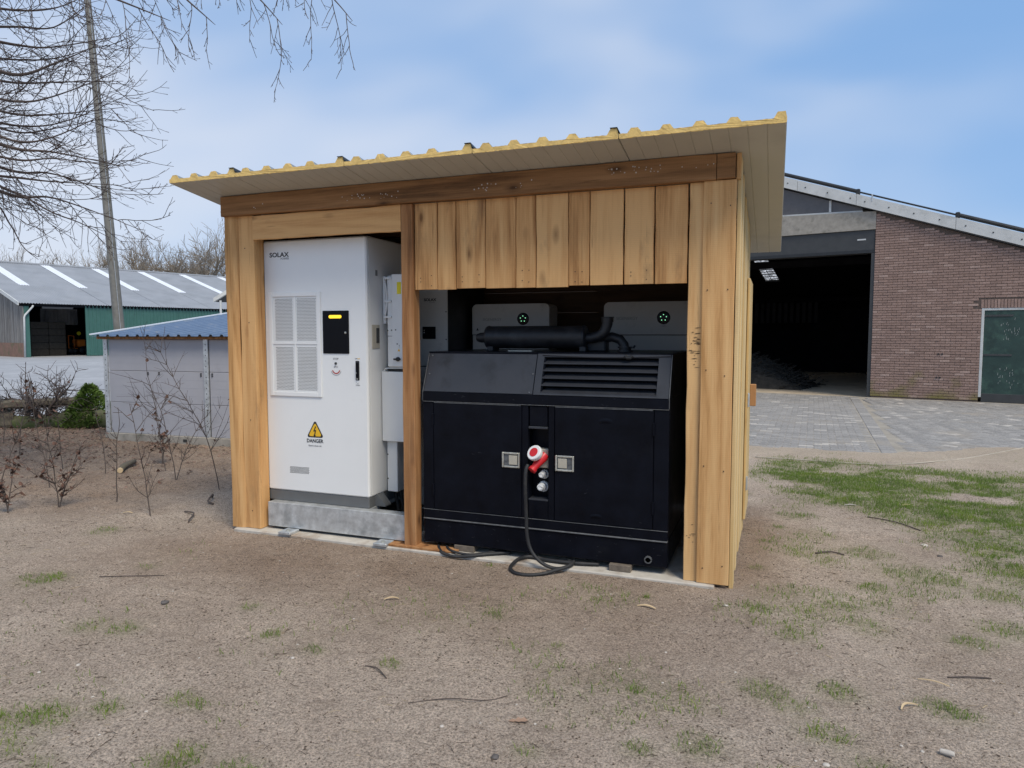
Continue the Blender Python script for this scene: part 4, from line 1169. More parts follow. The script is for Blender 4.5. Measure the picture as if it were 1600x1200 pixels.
# centre: hatch, recess, sockets
part('hatch', MB().box(2.612, 2.744, Y0 + 0.002, Y0 + 0.02, 0.955, 1.098, 0.003), M_GEN, gen)
part('hatch_lip', MB().box(2.608, 2.748, Y0 - 0.012, Y0 + 0.022, 0.938, 0.9545, 0.003), M_GENS, gen)
part('socket_plate', MB().box(2.6045, 2.7505, Y0 + 0.10, Y0 + 0.13, 0.43, 0.937), M_GEN, gen)
part('recess_sill', MB().box(2.6045, 2.7505, Y0 + 0.0, Y0 + 0.13, 0.4225, 0.434, 0.002), M_GENS, gen)
part('lower_cover', MB().box(2.6045, 2.7505, Y0 + 0.001, Y0 + 0.02, 0.2905, 0.422, 0.003), M_GEN, gen)
sk = part('socket', MB().box(2.66, 2.747, Y0 + 0.03, Y0 + 0.0995, 0.655, 0.79, 0.006), M_PLATE, gen)
for (xx, zz, r_) in ((2.70, 0.600, 0.026), (2.692, 0.510, 0.031)):
    g_ = MB().lathe((xx, Y0 + 0.10, zz), (-0.12, -1, 0.05), [(0, r_ * 1.25), (0.02, r_ * 1.25), (0.02, r_), (0.05, r_), (0.055, r_ * 0.82), (0.075, r_ * 0.78), (0.08, r_ * 0.55), (0.066, r_ * 0.45)], 12)
    part('cable_gland', g_, M_WHITE2, gen, smooth=25)
    part('gland_bore', MB().disc((xx - 0.0085, Y0 + 0.03, zz + 0.0035), r_ * 0.5, (-0.12, -1, 0.05), 12, 0.003), M_HOLE, gen)
# sloping upper part
YT, ZT = 0.165, 1.462
def slope_pt(x, t, off=0.0):
    y = Y0 + (YT - Y0) * t; z = 1.177 + (ZT - 1.177) * t
    nrm = Vector((0, -(ZT - 1.177), (YT - Y0))).normalized()
    return (x, y + nrm.y * off, z + nrm.z * off)
def slab_on_slope(x0, x1, t0, t1, o0, o1):
    vs = [slope_pt(x, t, o) for o in (o0, o1) for (x, t) in ((x0, t0), (x1, t0), (x1, t1), (x0, t1))]
    return MB().add(vs, [(0, 1, 2, 3), (7, 6, 5, 4), (0, 4, 5, 1), (1, 5, 6, 2), (2, 6, 7, 3), (3, 7, 4, 0)])
pr_ = [(Y0, 1.1765), (YT, ZT), (Y1, ZT), (Y1, 1.1765)]
up = MB()
for (a, c, y_in) in ((X0 + 0.001, 2.70, 0), (3.50, X1 - 0.001, 0)):
    up.prism(pr_, 0, a, c)
up.prism([(Y0 + 0.09, 1.1765), (YT + 0.06, ZT), (Y1, ZT), (Y1, 1.1765)], 0, 2.7005, 3.4995)
part('upper_canopy', up, M_GEN, gen)
sp = part('sloping_panel', slab_on_slope(X0 + 0.01, 2.632, 0.01, 0.985, 0.001, 0.005), M_GENS, gen, label='dusty blank sloping panel')
for (xx, t) in ((1.80, 0.45), (2.62, 0.5), (1.80, 0.93), (2.61, 0.05)):
    p0 = Vector(slope_pt(xx, t, 0.005)); p1 = Vector(slope_pt(xx, t, 0.009))
    part('screw', MB().tube([p0, p1], 0.006, 8), M_EDGE, sp)
lf = MB()
for (a, c, t0, t1) in ((2.640, 2.690, 0.0, 1.0), (3.500, 3.580, 0.0, 1.0)):
    q = slab_on_slope(a, c, t0, t1, 0.0012, 0.008); lf.add(q.v, q.f)
q = slab_on_slope(2.6905, 3.4995, 0.925, 1.0, -0.004, 0.0078); lf.add(q.v, q.f)
q = slab_on_slope(2.6905, 3.4995, 0.0, 0.04, -0.004, 0.0078); lf.add(q.v, q.f)
lou = part('louvre_frame', lf, M_GENS, gen)
part('louvre_backing', MB().prism([(Y0 + 0.083, 1.178), (YT + 0.052, ZT - 0.002), (YT + 0.055, ZT - 0.002), (Y0 + 0.086, 1.178)], 0, 2.695, 3.505), M_GEN, gen)
for k in range(5):
    t = 0.04 + 0.178 * k
    a = Vector(slope_pt(0, t, 0.006)); b = Vector(slope_pt(0, t + 0.178, -0.05))
    vs = []
    th = Vector((0, 0.0, 0.005))
    pts = [a, a + Vector((0, 0.0, 0.010)), a + Vector((0, 0.012, 0.012)), b + Vector((0, 0, 0.006)), b, a + Vector((0, 0.012, 0.004))]
    lm = MB().prism([(p.y, p.z) for p in pts], 0, 2.691, 3.499)
    part('slat', lm, M_GENS, lou)
for xx in (X0 - 0.0005, X1 - 0.0045):
    q = MB().prism([(Y0 - 0.006, 1.11), (Y0 + 0.003, 1.11), (Y0 + 0.003, 1.178), (YT + 0.004, ZT + 0.001), (YT - 0.006, ZT + 0.002), (Y0 - 0.006, 1.181)], 0, xx, xx + 0.005)
    part('edge_strip', q, M_EDGE, gen)
part('roof_sheet', MB().box(X0 - 0.004, X1 + 0.004, YT - 0.004, Y1 + 0.004, ZT + 0.0005, ZT + 0.012, 0.003), M_GEN, gen)
# rubber strip and lifting lug
part('bent_trim', MB().tube([(2.68 + 0.9 * k / 16, YT - 0.012, ZT - 0.004 - 0.012 * math.sin(math.pi * k / 16)) for k in range(17)], 0.008, 6), M_GENS, gen, smooth=True)
part('lifting_lug', MB().tube([(3.27, YT - 0.02, ZT - 0.005), (3.285, YT - 0.026, ZT - 0.02), (3.305, YT - 0.026, ZT - 0.02), (3.32, YT - 0.02, ZT - 0.005)], 0.012, 8), M_BLACK, gen)
rs_ = random.Random(17); sc1 = MB()
for k in range(70):
    zone = rs_.random()
    x = rs_.uniform(X0 + 0.03, X1 - 0.03)
    if zone < 0.45: z, y = rs_.uniform(0.05, 0.20), Y0 - 0.0006
    elif zone < 0.72: z, y = rs_.uniform(1.115, 1.17), Y0 - 0.0066
    elif zone < 0.85: z, y = rs_.uniform(0.235, 0.28), Y0 - 0.0016
    else:
        z = rs_.uniform(0.32, 1.08); y = Y0 - 0.0066
        if 2.55 < x < 2.80 or x < 1.87 or x > 3.47: continue
    l = rs_.uniform(0.004, 0.03); a = rs_.gauss(0, 0.7); w = rs_.uniform(0.0006, 0.0016)
    dx, dz = l * math.cos(a), l * 0.5 * math.sin(a)
    sc1.add([(x, y, z - w), (x + dx, y, z + dz - w * 0.4), (x + dx, y, z + dz + w * 0.4), (x, y, z + w)], [(0, 1, 2, 3)])
part('scratches', sc1, M_GENS, gen, kind='stuff')
# muffler
mu = part('muffler', MB().lathe((2.093, 0.52, 1.582), (1, 0, 0), [(0, 0.072), (0.006, 0.086), (0.02, 0.091), (0.03, 0.086), (0.40, 0.087), (0.78, 0.086), (0.79, 0.091), (0.804, 0.086), (0.81, 0.07)], 28), M_MUFF, gen, smooth=35)
part('inlet_pipe', MB().lathe((2.095, 0.52, 1.578), (-1, 0, 0), [(0, 0.040), (0.055, 0.040), (0.085, 0.030), (0.09, 0.02)], 16), M_MUFF, mu, smooth=35)
part('tail_pipe', MB().tube([(2.88, 0.52, 1.575), (2.945, 0.52, 1.578), (3.0, 0.52, 1.592), (3.042, 0.52, 1.63), (3.058, 0.52, 1.68), (3.06, 0.52, 1.722)], 0.040, 16), M_MUFF, mu, smooth=35)
part('pipe_clamp', MB().lathe((3.06, 0.52, 1.695), (0, 0, 1), [(0, 0.045), (0.03, 0.046), (0.032, 0.05), (0.038, 0.05)], 16), M_MUFF, mu, smooth=35)
part('exhaust_elbow', MB().tube([(2.9, 0.60, 1.53), (3.0, 0.60, 1.57), (3.08, 0.60, 1.585), (3.14, 0.60, 1.565), (3.17, 0.60, 1.525), (3.178, 0.60, 1.476)], 0.036, 16), M_MUFF, gen, smooth=35)
part('flange', MB().lathe((3.178, 0.60, 1.475), (0, 0, 1), [(0, 0.062), (0.012, 0.062), (0.012, 0.045), (0.026, 0.045), (0.026, 0.056), (0.038, 0.056)], 16).tube([(3.24, 0.60, 1.50), (3.252, 0.60, 1.522)], 0.008, 6), M_MUFF, gen, smooth=35)
for xx in (2.115, 2.86):
    part('muffler_saddle', MB().box(xx, xx + 0.05, 0.46, 0.60, ZT + 0.0125, 1.512, 0.004), M_MUFF, gen)
part('riser_box', MB().box(2.87, 3.04, 0.55, 0.68, ZT + 0.0125, 1.56, 0.01), M_MUFF, gen)
part('flat_bar', MB().box(2.33, 2.52, 0.36, 0.40, ZT + 0.0125, ZT + 0.022), M_PLATE, gen)

for i, (xx, w, lab) in enumerate(((2.02, 0.16, 'dark timber block under the generator end by the reddish post'), (3.20, 0.15, 'grey timber block under the generator end by the drain ring'))):
    o = solo('timber_block', MB().box(xx, xx + w, 0.012 + 0.03 * (i == 0), 0.5, -0.0095, 0.0355, 0.003), M_BLOCK, lab, 'timber block', (xx + w / 2, 0.2, -0.01))
o = solo('timber_board', MB().plank(0, 1.41, 2.06, -0.009, 0.006, -0.03, 0.12, 8, 0.002, 0.003), W_RED, 'thin brown board lying flat under the foot of the reddish post', 'board', (1.7, 0.0, -0.01))
o.data.transform(Matrix.Identity(4))

# power cable with red plug
cab_ = thing('power_cable', 'black power cable with red and white plug hanging from the generator into a loop', 'cable', (2.65, -0.05, -0.03))
cp = [(2.640, -0.065, 0.700), (2.632, -0.083, 0.66), (2.628, -0.085, 0.58), (2.626, -0.07, 0.45), (2.626, -0.055, 0.33), (2.632, -0.055, 0.20), (2.66, -0.06, 0.10), (2.72, -0.07, 0.035), (2.79, -0.075, 0.0), (2.87, -0.085, -0.005), (2.93, -0.05, 0.008)]
cp2 = [(2.93, -0.05, 0.008), (2.86, -0.13, -0.004), (2.79, -0.20, -0.014), (2.70, -0.245, -0.018), (2.61, -0.235, -0.017), (2.55, -0.17, -0.014), (2.54, -0.09, -0.006), (2.56, -0.01, 0.008), (2.62, 0.06, 0.008), (2.75, 0.03, 0.008), (2.95, 0.03, 0.008), (3.12, 0.07, 0.006)]
def smooth_path(p, n=5):
    p = [Vector(q) for q in p]; o = []
    for i in range(len(p) - 1):
        a, b, c, d = p[max(0, i - 1)], p[i], p[i + 1], p[min(len(p) - 1, i + 2)]
        for k in range(n):
            t = k / n
            o.append(0.5 * ((2 * b) + (c - a) * t + (2 * a - 5 * b + 4 * c - d) * t * t + (3 * b - a - 3 * c + d) * t ** 3))
    o.append(p[-1]); return o
part('cord', MB().tube(smooth_path(cp + [(2.945, 0.02, 0.010), (2.90, 0.06, 0.01)]), 0.0125, 10), M_CORD, cab_, smooth='all')
part('cord', MB().tube(smooth_path([(2.95, 0.03, 0.02)] + cp2), 0.0125, 10), M_CORD, cab_, smooth='all')
pd = Vector((-0.42, -0.62, -0.66)).normalized()
pb = Vector((2.718, 0.072, 0.752))
pg = part('plug', MB().lathe(pb, pd, [(0.0, 0.034), (0.04, 0.037), (0.06, 0.033), (0.10, 0.027), (0.125, 0.024), (0.130, 0.030), (0.152, 0.029), (0.157, 0.016)], 18), M_RED, cab_, smooth=30)
hd_ = Vector((-0.30, -0.80, 0.52)).normalized()
hc = Vector((2.676, 0.0, 0.768))
part('plug_lid', MB().lathe(hc, hd_, [(-0.012, 0.050), (0.0, 0.056), (0.022, 0.056), (0.028, 0.052)], 26), M_WHITE2, pg, smooth=30)
part('lid_centre', MB().lathe(hc + hd_ * 0.0275, hd_, [(0, 0.034), (0.003, 0.033)], 24), M_RED, pg)
c3 = thing('floor_cable', 'grey black cable lying on the slab beneath the generator by the reddish post', 'cable', (1.95, 0.0, -0.02))
part('cord', MB().tube(smooth_path([(2.45, 0.10, 0.006), (2.32, 0.02, 0.006), (2.20, -0.055, 0.0), (2.08, -0.075, -0.012), (1.97, -0.045, -0.005), (1.90, 0.03, 0.004), (1.86, 0.12, 0.006)]), 0.012, 8), M_CORD, c3, smooth='all')
part('cord', MB().tube(smooth_path([(2.40, 0.14, 0.006), (2.22, -0.03, 0.006), (2.10, -0.045, 0.008), (2.0, 0.0, 0.01), (1.93, 0.10, 0.006)]), 0.010, 8), M_CORD, c3, smooth='all')

# ================================================================== BRICK BARN (local frame: x along the facade, y into the barn)
BA = R(-13.5)
barn = thing('brick_barn', 'brown brick barn with a dark open doorway and a pale sloping roof edge', 'barn', (6.566, 15.554, 0.0), BA, local=True)
def gable(u): return (4.735 - 0.372 * u) if u > -4 else (4.735 - 0.372 * (-8 - u))
# mortar backing wall with the doorway and the small door left open
bw = MB()
def wallpoly(pts, y0, y1): bw.prism(pts, 1, y0, y1)
wallpoly([(0.02, -0.1), (2.325, -0.1), (2.325, gable(2.325)), (0.02, gable(0.02))], 0.012, 0.24)
wallpoly([(2.325, 2.235), (4.2, 2.235), (4.2, gable(4.2)), (2.325, gable(2.325))], 0.012, 0.24)
wallpoly([(4.2, -0.1), (7.0, -0.1), (7.0, gable(7.0)), (4.2, gable(4.2))], 0.012, 0.24)
wallpoly([(-15, -0.1), (-8.02, -0.1), (-8.02, gable(-8.02)), (-15, gable(-15))], 0.012, 0.24)
part('mortar_wall', bw, M_MORTAR, barn, kind='stuff')
bricks = []
CH = 0.0645
ncs = int(4.8 / CH)
for j in range(ncs):
    z = 0.03 + j * CH
    off = 0.11 if j % 2 else 0.0
    u = 0.0
    first = True
    while u < 5.2:
        w = (0.10 if off else 0.21) if first else 0.21
        first = False
        c = u + w / 2
        ok = z + CH < gable(u + w) - 0.01
        if 2.30 < u + w and u < 4.215 and z < 2.44 and z + 0.055 > -1:
            if u < 2.30 < u + w and 2.325 - u > 0.05 and z < 2.22:
                w = 2.322 - u; c = u + w / 2
            elif u + w <= 2.325 or z >= 2.44 or u >= 4.2: pass
            else: ok = False
        if ok: bricks.append((c, z + 0.0265, w, 0.0535, 0))
        u += w + 0.0055
for k in range(30):
    bricks.append((2.335 + k * 0.0645, 2.335, 0.0535, 0.20, 1))
bt = (0.0, 0.2, 0.4, 0.55, 0.75, 1.0)
bmesh_std = [brick_mesh('brick', 0.21, 0.10, 0.0525, 0.004, M_BRICK, t).mesh('brick', M_BRICK) for t in bt]
def seen(u): return u < 3.4
std = [b for b in bricks if abs(b[2] - 0.21) < 1e-6 and b[4] == 0]
Cl = (2.42, -20.15)
std.sort(key=lambda b: (not seen(b[0]), math.hypot(b[0] - Cl[0], Cl[1]) + abs(b[1] - 1.2) * 0.3))
pick = set(id(b) for b in std[:300])
rest = MB()
for b in bricks:
    t = rnd.choice([0, 1, 1, 2, 2, 2, 3, 3, 4]) if rnd.random() < 0.95 else 5
    y = 0.052 + rnd.uniform(-0.004, 0.003) - 0.05
    if id(b) in pick:
        o = link('brick', bmesh_std[t], barn); o.location = (b[0], y + 0.05 - 0.0, b[1]); o.rotation_euler = (0, 0, rnd.uniform(-0.006, 0.006))
    else:
        nv = len(rest.v)
        rest.box(b[0] - b[2] / 2, b[0] + b[2] / 2, y, y + 0.09, b[1] - b[3] / 2, b[1] + b[3] / 2, 0.004)
        rest.c += [(bt[t],) * 3 + (1,)] * (len(rest.v) - nv)
part('brickwork', rest, M_BRICK, barn, kind='stuff')
# roof edge boards
def slope_board(u0, u1, z0a, z0b, y0, y1, sl, name, mat, parent, lab=None):
    m = MB().prism([(u0, z0a - sl * u0), (u1, z0a - sl * u1), (u1, z0b - sl * u1), (u0, z0b - sl * u0)], 1, y0, y1)
    return part(name, m, mat, parent, label=lab)
cuts = [-4.0, -1.9, -0.46, 1.73, 4.2, 7.4]
for a, c in zip(cuts[:-1], cuts[1:]):
    slope_board(a + 0.004, c - 0.004, 4.755, 5.035, -0.11, -0.065, 0.363, 'fascia_board', M_FASC, barn)
    slope_board(a, c, 4.735, 4.765, -0.064, 0.24, 0.367, 'soffit_strip', M_DARKM, barn)
fm = MB()
for a, c in zip(cuts[:-1], cuts[1:]):
    for u in np.arange(a + 0.2, c, 0.55): fm.disc((u, -0.1105, 4.89 - 0.363 * u), 0.018, n=8, th=0.006)
part('fascia_bolts', fm, M_DARKM, barn, kind='stuff')
mir = MB().prism([(-15.4, 4.755 - 0.363 * 7.4), (-4.0, 4.755 + 0.363 * 4), (-4.0, 5.035 + 0.363 * 4), (-15.4, 5.035 - 0.363 * 7.4)], 1, -0.11, -0.065)
part('fascia_board', mir, M_FASC, barn)
def ridge_pipe(u0, u1, h, r, y=-0.05):
    return MB().tube([(u0, y, 5.035 - 0.363 * u0 + h), (u1, y, 5.035 - 0.363 * u1 + h)], r, 10)
part('edge_roll', ridge_pipe(-4.0, -0.46, 0.075, 0.05), M_PIPE, barn)
part('edge_rail', ridge_pipe(-0.46, 1.78, 0.07, 0.022), M_PIPE, barn)
part('edge_roll', ridge_pipe(1.80, 7.4, 0.075, 0.05), M_PIPE, barn)
for u in (-0.43, 1.76):
    part('rail_clamp', MB().box(u - 0.05, u + 0.05, -0.10, 0.0, 5.035 - 0.363 * u - 0.01, 5.035 - 0.363 * u + 0.14, 0.02), M_PIPE, barn)
part('rail_bracket', MB().box(-0.11, -0.08, -0.12, -0.06, 4.98, 5.16, 0.006), M_GALV, barn)
rf = MB()
for (u0, u1, sgn) in ((-4.0, 7.4, 1), (-15.4, -4.0, -1)):
    zf = (lambda u: 5.0 - 0.363 * u) if sgn > 0 else (lambda u: 5.0 - 0.363 * (-8 - u))
    rf.prism([(u0, zf(u0)), (u1, zf(u1)), (u1, zf(u1) - 0.07), (u0, zf(u0) - 0.07)], 1, -0.06, 7.0)
part('roof', rf, M_ROOFD, barn)
# glazed band, lintel, roller shutter box
part('frame_bar', MB().prism([(-2.9, 4.836), (-0.32, 4.752), (-0.32, 4.79), (-2.9, 4.874)], 1, 0.02, 0.09), M_FASC, barn)
part('frame_bar', MB().box(-1.125, -1.07, 0.02, 0.09, 4.82, 5.12), M_FASC, barn)
part('pane', MB().prism([(-2.9, 4.875), (-1.126, 4.818), (-1.126, 5.13), (-2.9, 5.77)], 1, 0.06, 0.075), M_PANE, barn)
part('pane', MB().prism([(-1.069, 4.816), (-0.33, 4.792), (-0.33, 4.86), (-1.069, 5.11)], 1, 0.06, 0.075), M_PANE, barn)
part('pane', MB().prism([(-8.0, 4.875), (-2.91, 4.875), (-2.91, 5.77), (-4.0, 6.15), (-8.0, 4.9)], 1, 0.06, 0.075), M_PANE, barn)
part('lintel', MB().prism([(-8.1, 4.29), (0.0, 4.288), (0.0, 4.735), (-0.3, 4.75), (-2.9, 4.834), (-8.1, 4.834)], 1, -0.012, 0.24), M_CONC, barn)
sh = part('shutter_box', MB().box(-8.0, -0.005, 0.03, 0.40, 3.70, 4.284, 0.01), M_DARKM, barn)
part('shutter_lip', MB().box(-8.0, -0.006, 0.022, 0.029, 3.70, 3.78), M_PIPE, sh)
part('maker_plate', MB().box(-0.42, -0.22, 0.024, 0.0295, 4.03, 4.065), M_FASC, sh)
part('shutter_guide', MB().box(-0.085, 0.018, 0.02, 0.12, -0.05, 3.695, 0.004), M_DARKM, barn)
# green door
gd = part('door', MB().box(2.385, 4.14, 0.03, 0.08, 0.16, 2.175, 0.004), M_GDOOR, barn, label='worn dark green door')
part('kick_board', MB().box(2.385, 4.14, 0.018, 0.0295, -0.01, 0.20, 0.004), M_DARKM, gd)
for zz in (2.03, 1.10):
    part('strap_hinge', MB().box(2.33, 2.95, 0.016, 0.0292, zz, zz + 0.045, 0.003), M_DARKM, gd)
sm = MB(); rr = random.Random(3)
for k in range(46):
    u = 2.75 + rr.gauss(0.1, 0.13); z = rr.choice([rr.gauss(0.6, 0.15), rr.gauss(1.65, 0.18)])
    a = rr.uniform(-0.5, 0.5); l = rr.uniform(0.02, 0.06)
    sm.tube([(u, 0.0285, z), (u + l * 0.3 * a, 0.0285, z + l)], 0.004, 4)
part('scuff_marks', sm, M_SCUFF, gd, kind='stuff')
part('door_frame', MB().box(2.326, 2.384, 0.01, 0.10, 0.11, 2.236, 0.004), M_FASC, barn)
part('door_frame', MB().box(2.3845, 4.2, 0.011, 0.10, 2.178, 2.2355, 0.004), M_FASC, barn)
for (u, z) in ((1.48, 1.13), (1.56, 1.13), (1.46, 0.55), (1.53, 0.55)):
    part('wall_anchor', MB().box(u - 0.018, u + 0.018, -0.012, 0.004, z - 0.02, z + 0.02, 0.003), M_PIPE, barn)
# inside
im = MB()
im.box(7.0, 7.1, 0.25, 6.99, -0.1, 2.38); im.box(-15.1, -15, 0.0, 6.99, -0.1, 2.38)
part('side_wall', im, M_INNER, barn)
zr = lambda v: 4.57 - 0.348 * (v - 7.85)
im = MB()
def rq(u0, u1, v0, v1): im.add([(u0, v0, zr(v0)), (u1, v0, zr(v0)), (u1, v1, zr(v1)), (u0, v1, zr(v1)), (u0, v0, zr(v0) + 0.04), (u1, v0, zr(v0) + 0.04), (u1, v1, zr(v1) + 0.04), (u0, v1, zr(v1) + 0.04)], [(0, 1, 2, 3), (7, 6, 5, 4), (0, 4, 5, 1), (1, 5, 6, 2), (2, 6, 7, 3), (3, 7, 4, 0)])
rq(-8.0, -5.22, 6.9, 13.2); rq(-4.68, 0.0, 6.9, 13.2); rq(-5.22, -4.68, 6.9, 7.85); rq(-5.22, -4.68, 9.95, 13.2)
part('rear_roof', im, M_INNER, barn)
im = MB()
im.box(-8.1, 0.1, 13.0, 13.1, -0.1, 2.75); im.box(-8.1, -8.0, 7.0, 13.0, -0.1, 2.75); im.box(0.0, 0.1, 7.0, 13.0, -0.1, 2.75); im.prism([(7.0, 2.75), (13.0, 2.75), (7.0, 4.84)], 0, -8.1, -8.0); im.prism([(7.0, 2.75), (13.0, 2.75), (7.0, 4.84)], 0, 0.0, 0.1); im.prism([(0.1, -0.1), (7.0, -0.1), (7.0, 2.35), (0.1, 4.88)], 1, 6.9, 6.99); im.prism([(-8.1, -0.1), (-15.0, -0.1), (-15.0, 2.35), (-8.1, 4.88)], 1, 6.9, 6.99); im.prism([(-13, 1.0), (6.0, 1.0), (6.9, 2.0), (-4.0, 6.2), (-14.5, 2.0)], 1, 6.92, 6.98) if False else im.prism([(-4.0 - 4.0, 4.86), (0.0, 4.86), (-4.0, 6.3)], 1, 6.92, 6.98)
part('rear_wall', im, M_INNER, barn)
sky_l = part('roof_light', MB().add([(-5.22, 7.85, zr(7.85) + 0.02), (-4.68, 7.85, zr(7.85) + 0.02), (-4.68, 9.95, zr(9.95) + 0.02), (-5.22, 9.95, zr(9.95) + 0.02)], [(0, 1, 2, 3)]), M_SKYL, barn)
mt, t_, b_, N_, L_ = NT('milky_corrugated_sheet')
t_.nodes.remove(b_)
tl = N_('ShaderNodeBsdfTranslucent'); nn = N_('ShaderNodeTexNoise', {'Scale': 7.0, 'Detail': 6.0, 'Roughness': 0.8}); g_ = N_('ShaderNodeNewGeometry')
L_(g_.outputs['Position'], nn.inputs['Vector']); rr_ = ramp(N_, [(0.45, 0.12), (0.62, 0.8)]); L_(nn.outputs['Fac'], rr_.inputs['Fac']); L_(rr_.outputs['Color'], tl.inputs['Color'])
L_(tl.outputs[0], [n for n in t_.nodes if n.type == 'OUTPUT_MATERIAL'][0].inputs['Surface'])
sky_l.data.materials.clear(); sky_l.data.materials.append(mt)
lm = MB()
for v in np.arange(7.95, 9.95, 0.22): lm.box(-5.25, -4.65, v, v + 0.02, zr(v) - 0.05, zr(v) - 0.02)
lm.tube([(-4.95, 7.85, zr(7.85) - 0.03), (-4.95, 9.95, zr(9.95) - 0.03)], 0.012, 5)
part('lattice_bars', lm, M_DARKM, sky_l)
for v in (3.5, 11.5):
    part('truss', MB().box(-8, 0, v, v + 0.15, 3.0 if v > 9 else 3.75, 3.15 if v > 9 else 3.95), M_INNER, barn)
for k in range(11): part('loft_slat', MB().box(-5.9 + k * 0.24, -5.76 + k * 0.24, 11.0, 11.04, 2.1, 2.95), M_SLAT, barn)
# barn floor runs in from the doorway
fl = MB().add([(-8, 0.0, -0.02), (0, 0.0, -0.02), (7, 0.3, -0.02), (7, 6.9, -0.02), (0, 7, -0.02), (0, 13, -0.02), (-8, 13, -0.02), (-8, 7, -0.02), (-15, 6.9, -0.02), (-15, 0.3, -0.02)], [(0, 1, 2, 3, 4, 5, 6, 7, 8, 9)])
M_BFL = simple('dusty_barn_floor', (0.42, 0.345, 0.25), 0.9, var=0.25, scale=2, dirt=(0.25, 0.21, 0.16), dscale=1.2)
part('barn_floor', fl, M_BFL, barn)
dust = MB(); rr = random.Random(9)
M_DUST = simple('straw_dust', (0.34, 0.27, 0.17), 0.95, var=0.3, scale=6)
# hay heap inside the doorway
hp = MB(); rr = random.Random(4)
def Lb(u, v, z=0.0):
    return (6.566 + u * math.cos(BA) - v * math.sin(BA), 15.554 + u * math.sin(BA) + v * math.cos(BA), z)
for k in range(1500):
    u = rr.uniform(-5.5, -2.0); v = rr.uniform(1.6, 4.2)
    h = 0.95 * max(0, 1 - ((u + 4.2) / 2.2) ** 2) * max(0, 1 - ((v - 2.9) / 1.4) ** 2) ** 0.5
    a = rr.uniform(0, 6.28); l = rr.uniform(0.1, 0.35); z = h * rr.uniform(0.6, 1.05)
    p = Vector((u, v, z)); d = Vector((math.cos(a), math.sin(a), rr.uniform(-0.4, 0.6))) * l
    hp.tube([Lb(*p), Lb(*(p + d))], rr.uniform(0.006, 0.02), 3)
core = MB(); n = 14; vs = []; fs = []
for i in range(n + 1):
    for j in range(n + 1):
        u = -6.3 + 4.3 * i / n; v = 1.5 + 2.8 * j / n
        h = 0.9 * max(0, 1 - ((u + 4.2) / 2.2) ** 2) * max(0, 1 - ((v - 2.9) / 1.4) ** 2) ** 0.5 * (0.8 + 0.4 * float(vnoise(u * 3, v * 3)))
        vs.append(Lb(u, v, h - 0.015))
for i in range(n):
    for j in range(n): fs.append((i * (n + 1) + j, i * (n + 1) + j + 1, (i + 1) * (n + 1) + j + 1, (i + 1) * (n + 1) + j))
hp.add(vs, fs)
hay = link('hay_heap', hp.mesh('hay_heap', M_HAY)); tag(hay, 'dark loose heap of hay just inside the barn doorway', 'hay heap', kind='stuff')

# ================================================================== LOW GREY SHED
GA = R(3.0)
gsd = thing('low_shed', 'low lavender grey panel shed with a blue ribbed roof and galvanised corner posts', 'shed', (-5.387, 3.261, 0.0), GA, local=True)
GW = 4.2
pz = [(0.10, 0.572), (0.577, 1.054), (1.059, 1.530)]
for (u0, u1) in ((0.052, 1.835), (1.925, GW)):
    for (a, c) in pz:
        m = MB().box(u0, u1, 0.01, 0.05, a, c, 0.004)
        for q in range(1, 4):
            zz = a + (c - a) * q / 4
            m.box(u0 + 0.002, u1 - 0.002, 0.0085, 0.0102, zz - 0.002, zz + 0.002)
        part('wall_panel', m, M_SHEDP, gsd)
for v in range(3):
    for (a, c) in pz:
        part('wall_panel', MB().box(0.01, 0.05, 0.056 + v * 1.0, 1.05 + v * 1.0, a, c + v * 0.0, 0.004), M_SHEDP, gsd)
part('wall_panel', MB().prism([(0.056, 1.531), (3.05, 1.531), (3.05, 1.97), (0.056, 1.56)], 0, 0.012, 0.048), M_SHEDP, gsd)
part('wall_panel', MB().box(0.05, GW, 3.0, 3.05, 0.1, 1.95), M_SHEDP, gsd)
for u in (-0.03, 1.84):
    pm_ = MB().box(u, u + 0.078, -0.012, -0.004, 0.0, 1.54, 0.001)
    pm_.box(u, u + 0.008, -0.0038, 0.05, 0.0, 1.54); pm_.box(u + 0.07, u + 0.078, -0.0038, 0.0095, 0.0, 1.54)
    hh = part('galvanised_post', pm_, M_GALV, gsd)
    hm = MB()
    for k in range(18): hm.disc((u + 0.04, -0.0122, 0.1 + k * 0.08), 0.009, n=6, th=0.001)
    part('slot_holes', hm, M_DARKM, hh, kind='stuff')
for (u, z) in ((0.80, 1.03), (0.80, 1.005), (1.008, 1.035), (1.008, 1.01), (1.772, 1.03), (1.772, 1.00), (1.972, 1.03), (1.972, 1.00)):
    part('bolt_head', MB().disc((u, 0.0095, z), 0.014, n=8, th=0.008), M_DARKM, gsd)
part('footing', MB().box(-0.05, GW, -0.02, 0.30, -0.10, 0.098, 0.008), M_CONC, gsd)
part('footing', MB().box(-0.05, 0.25, 0.301, 3.05, -0.10, 0.097, 0.008), M_CONC, gsd)
part('vent_gap', MB().box(1.44, 1.51, -0.024, -0.0195, 0.015, 0.055), M_HOLE, gsd)
part('eave_batten', MB().box(-0.10, GW, -0.06, 0.005, 1.535, 1.575, 0.003), W_RED, gsd)
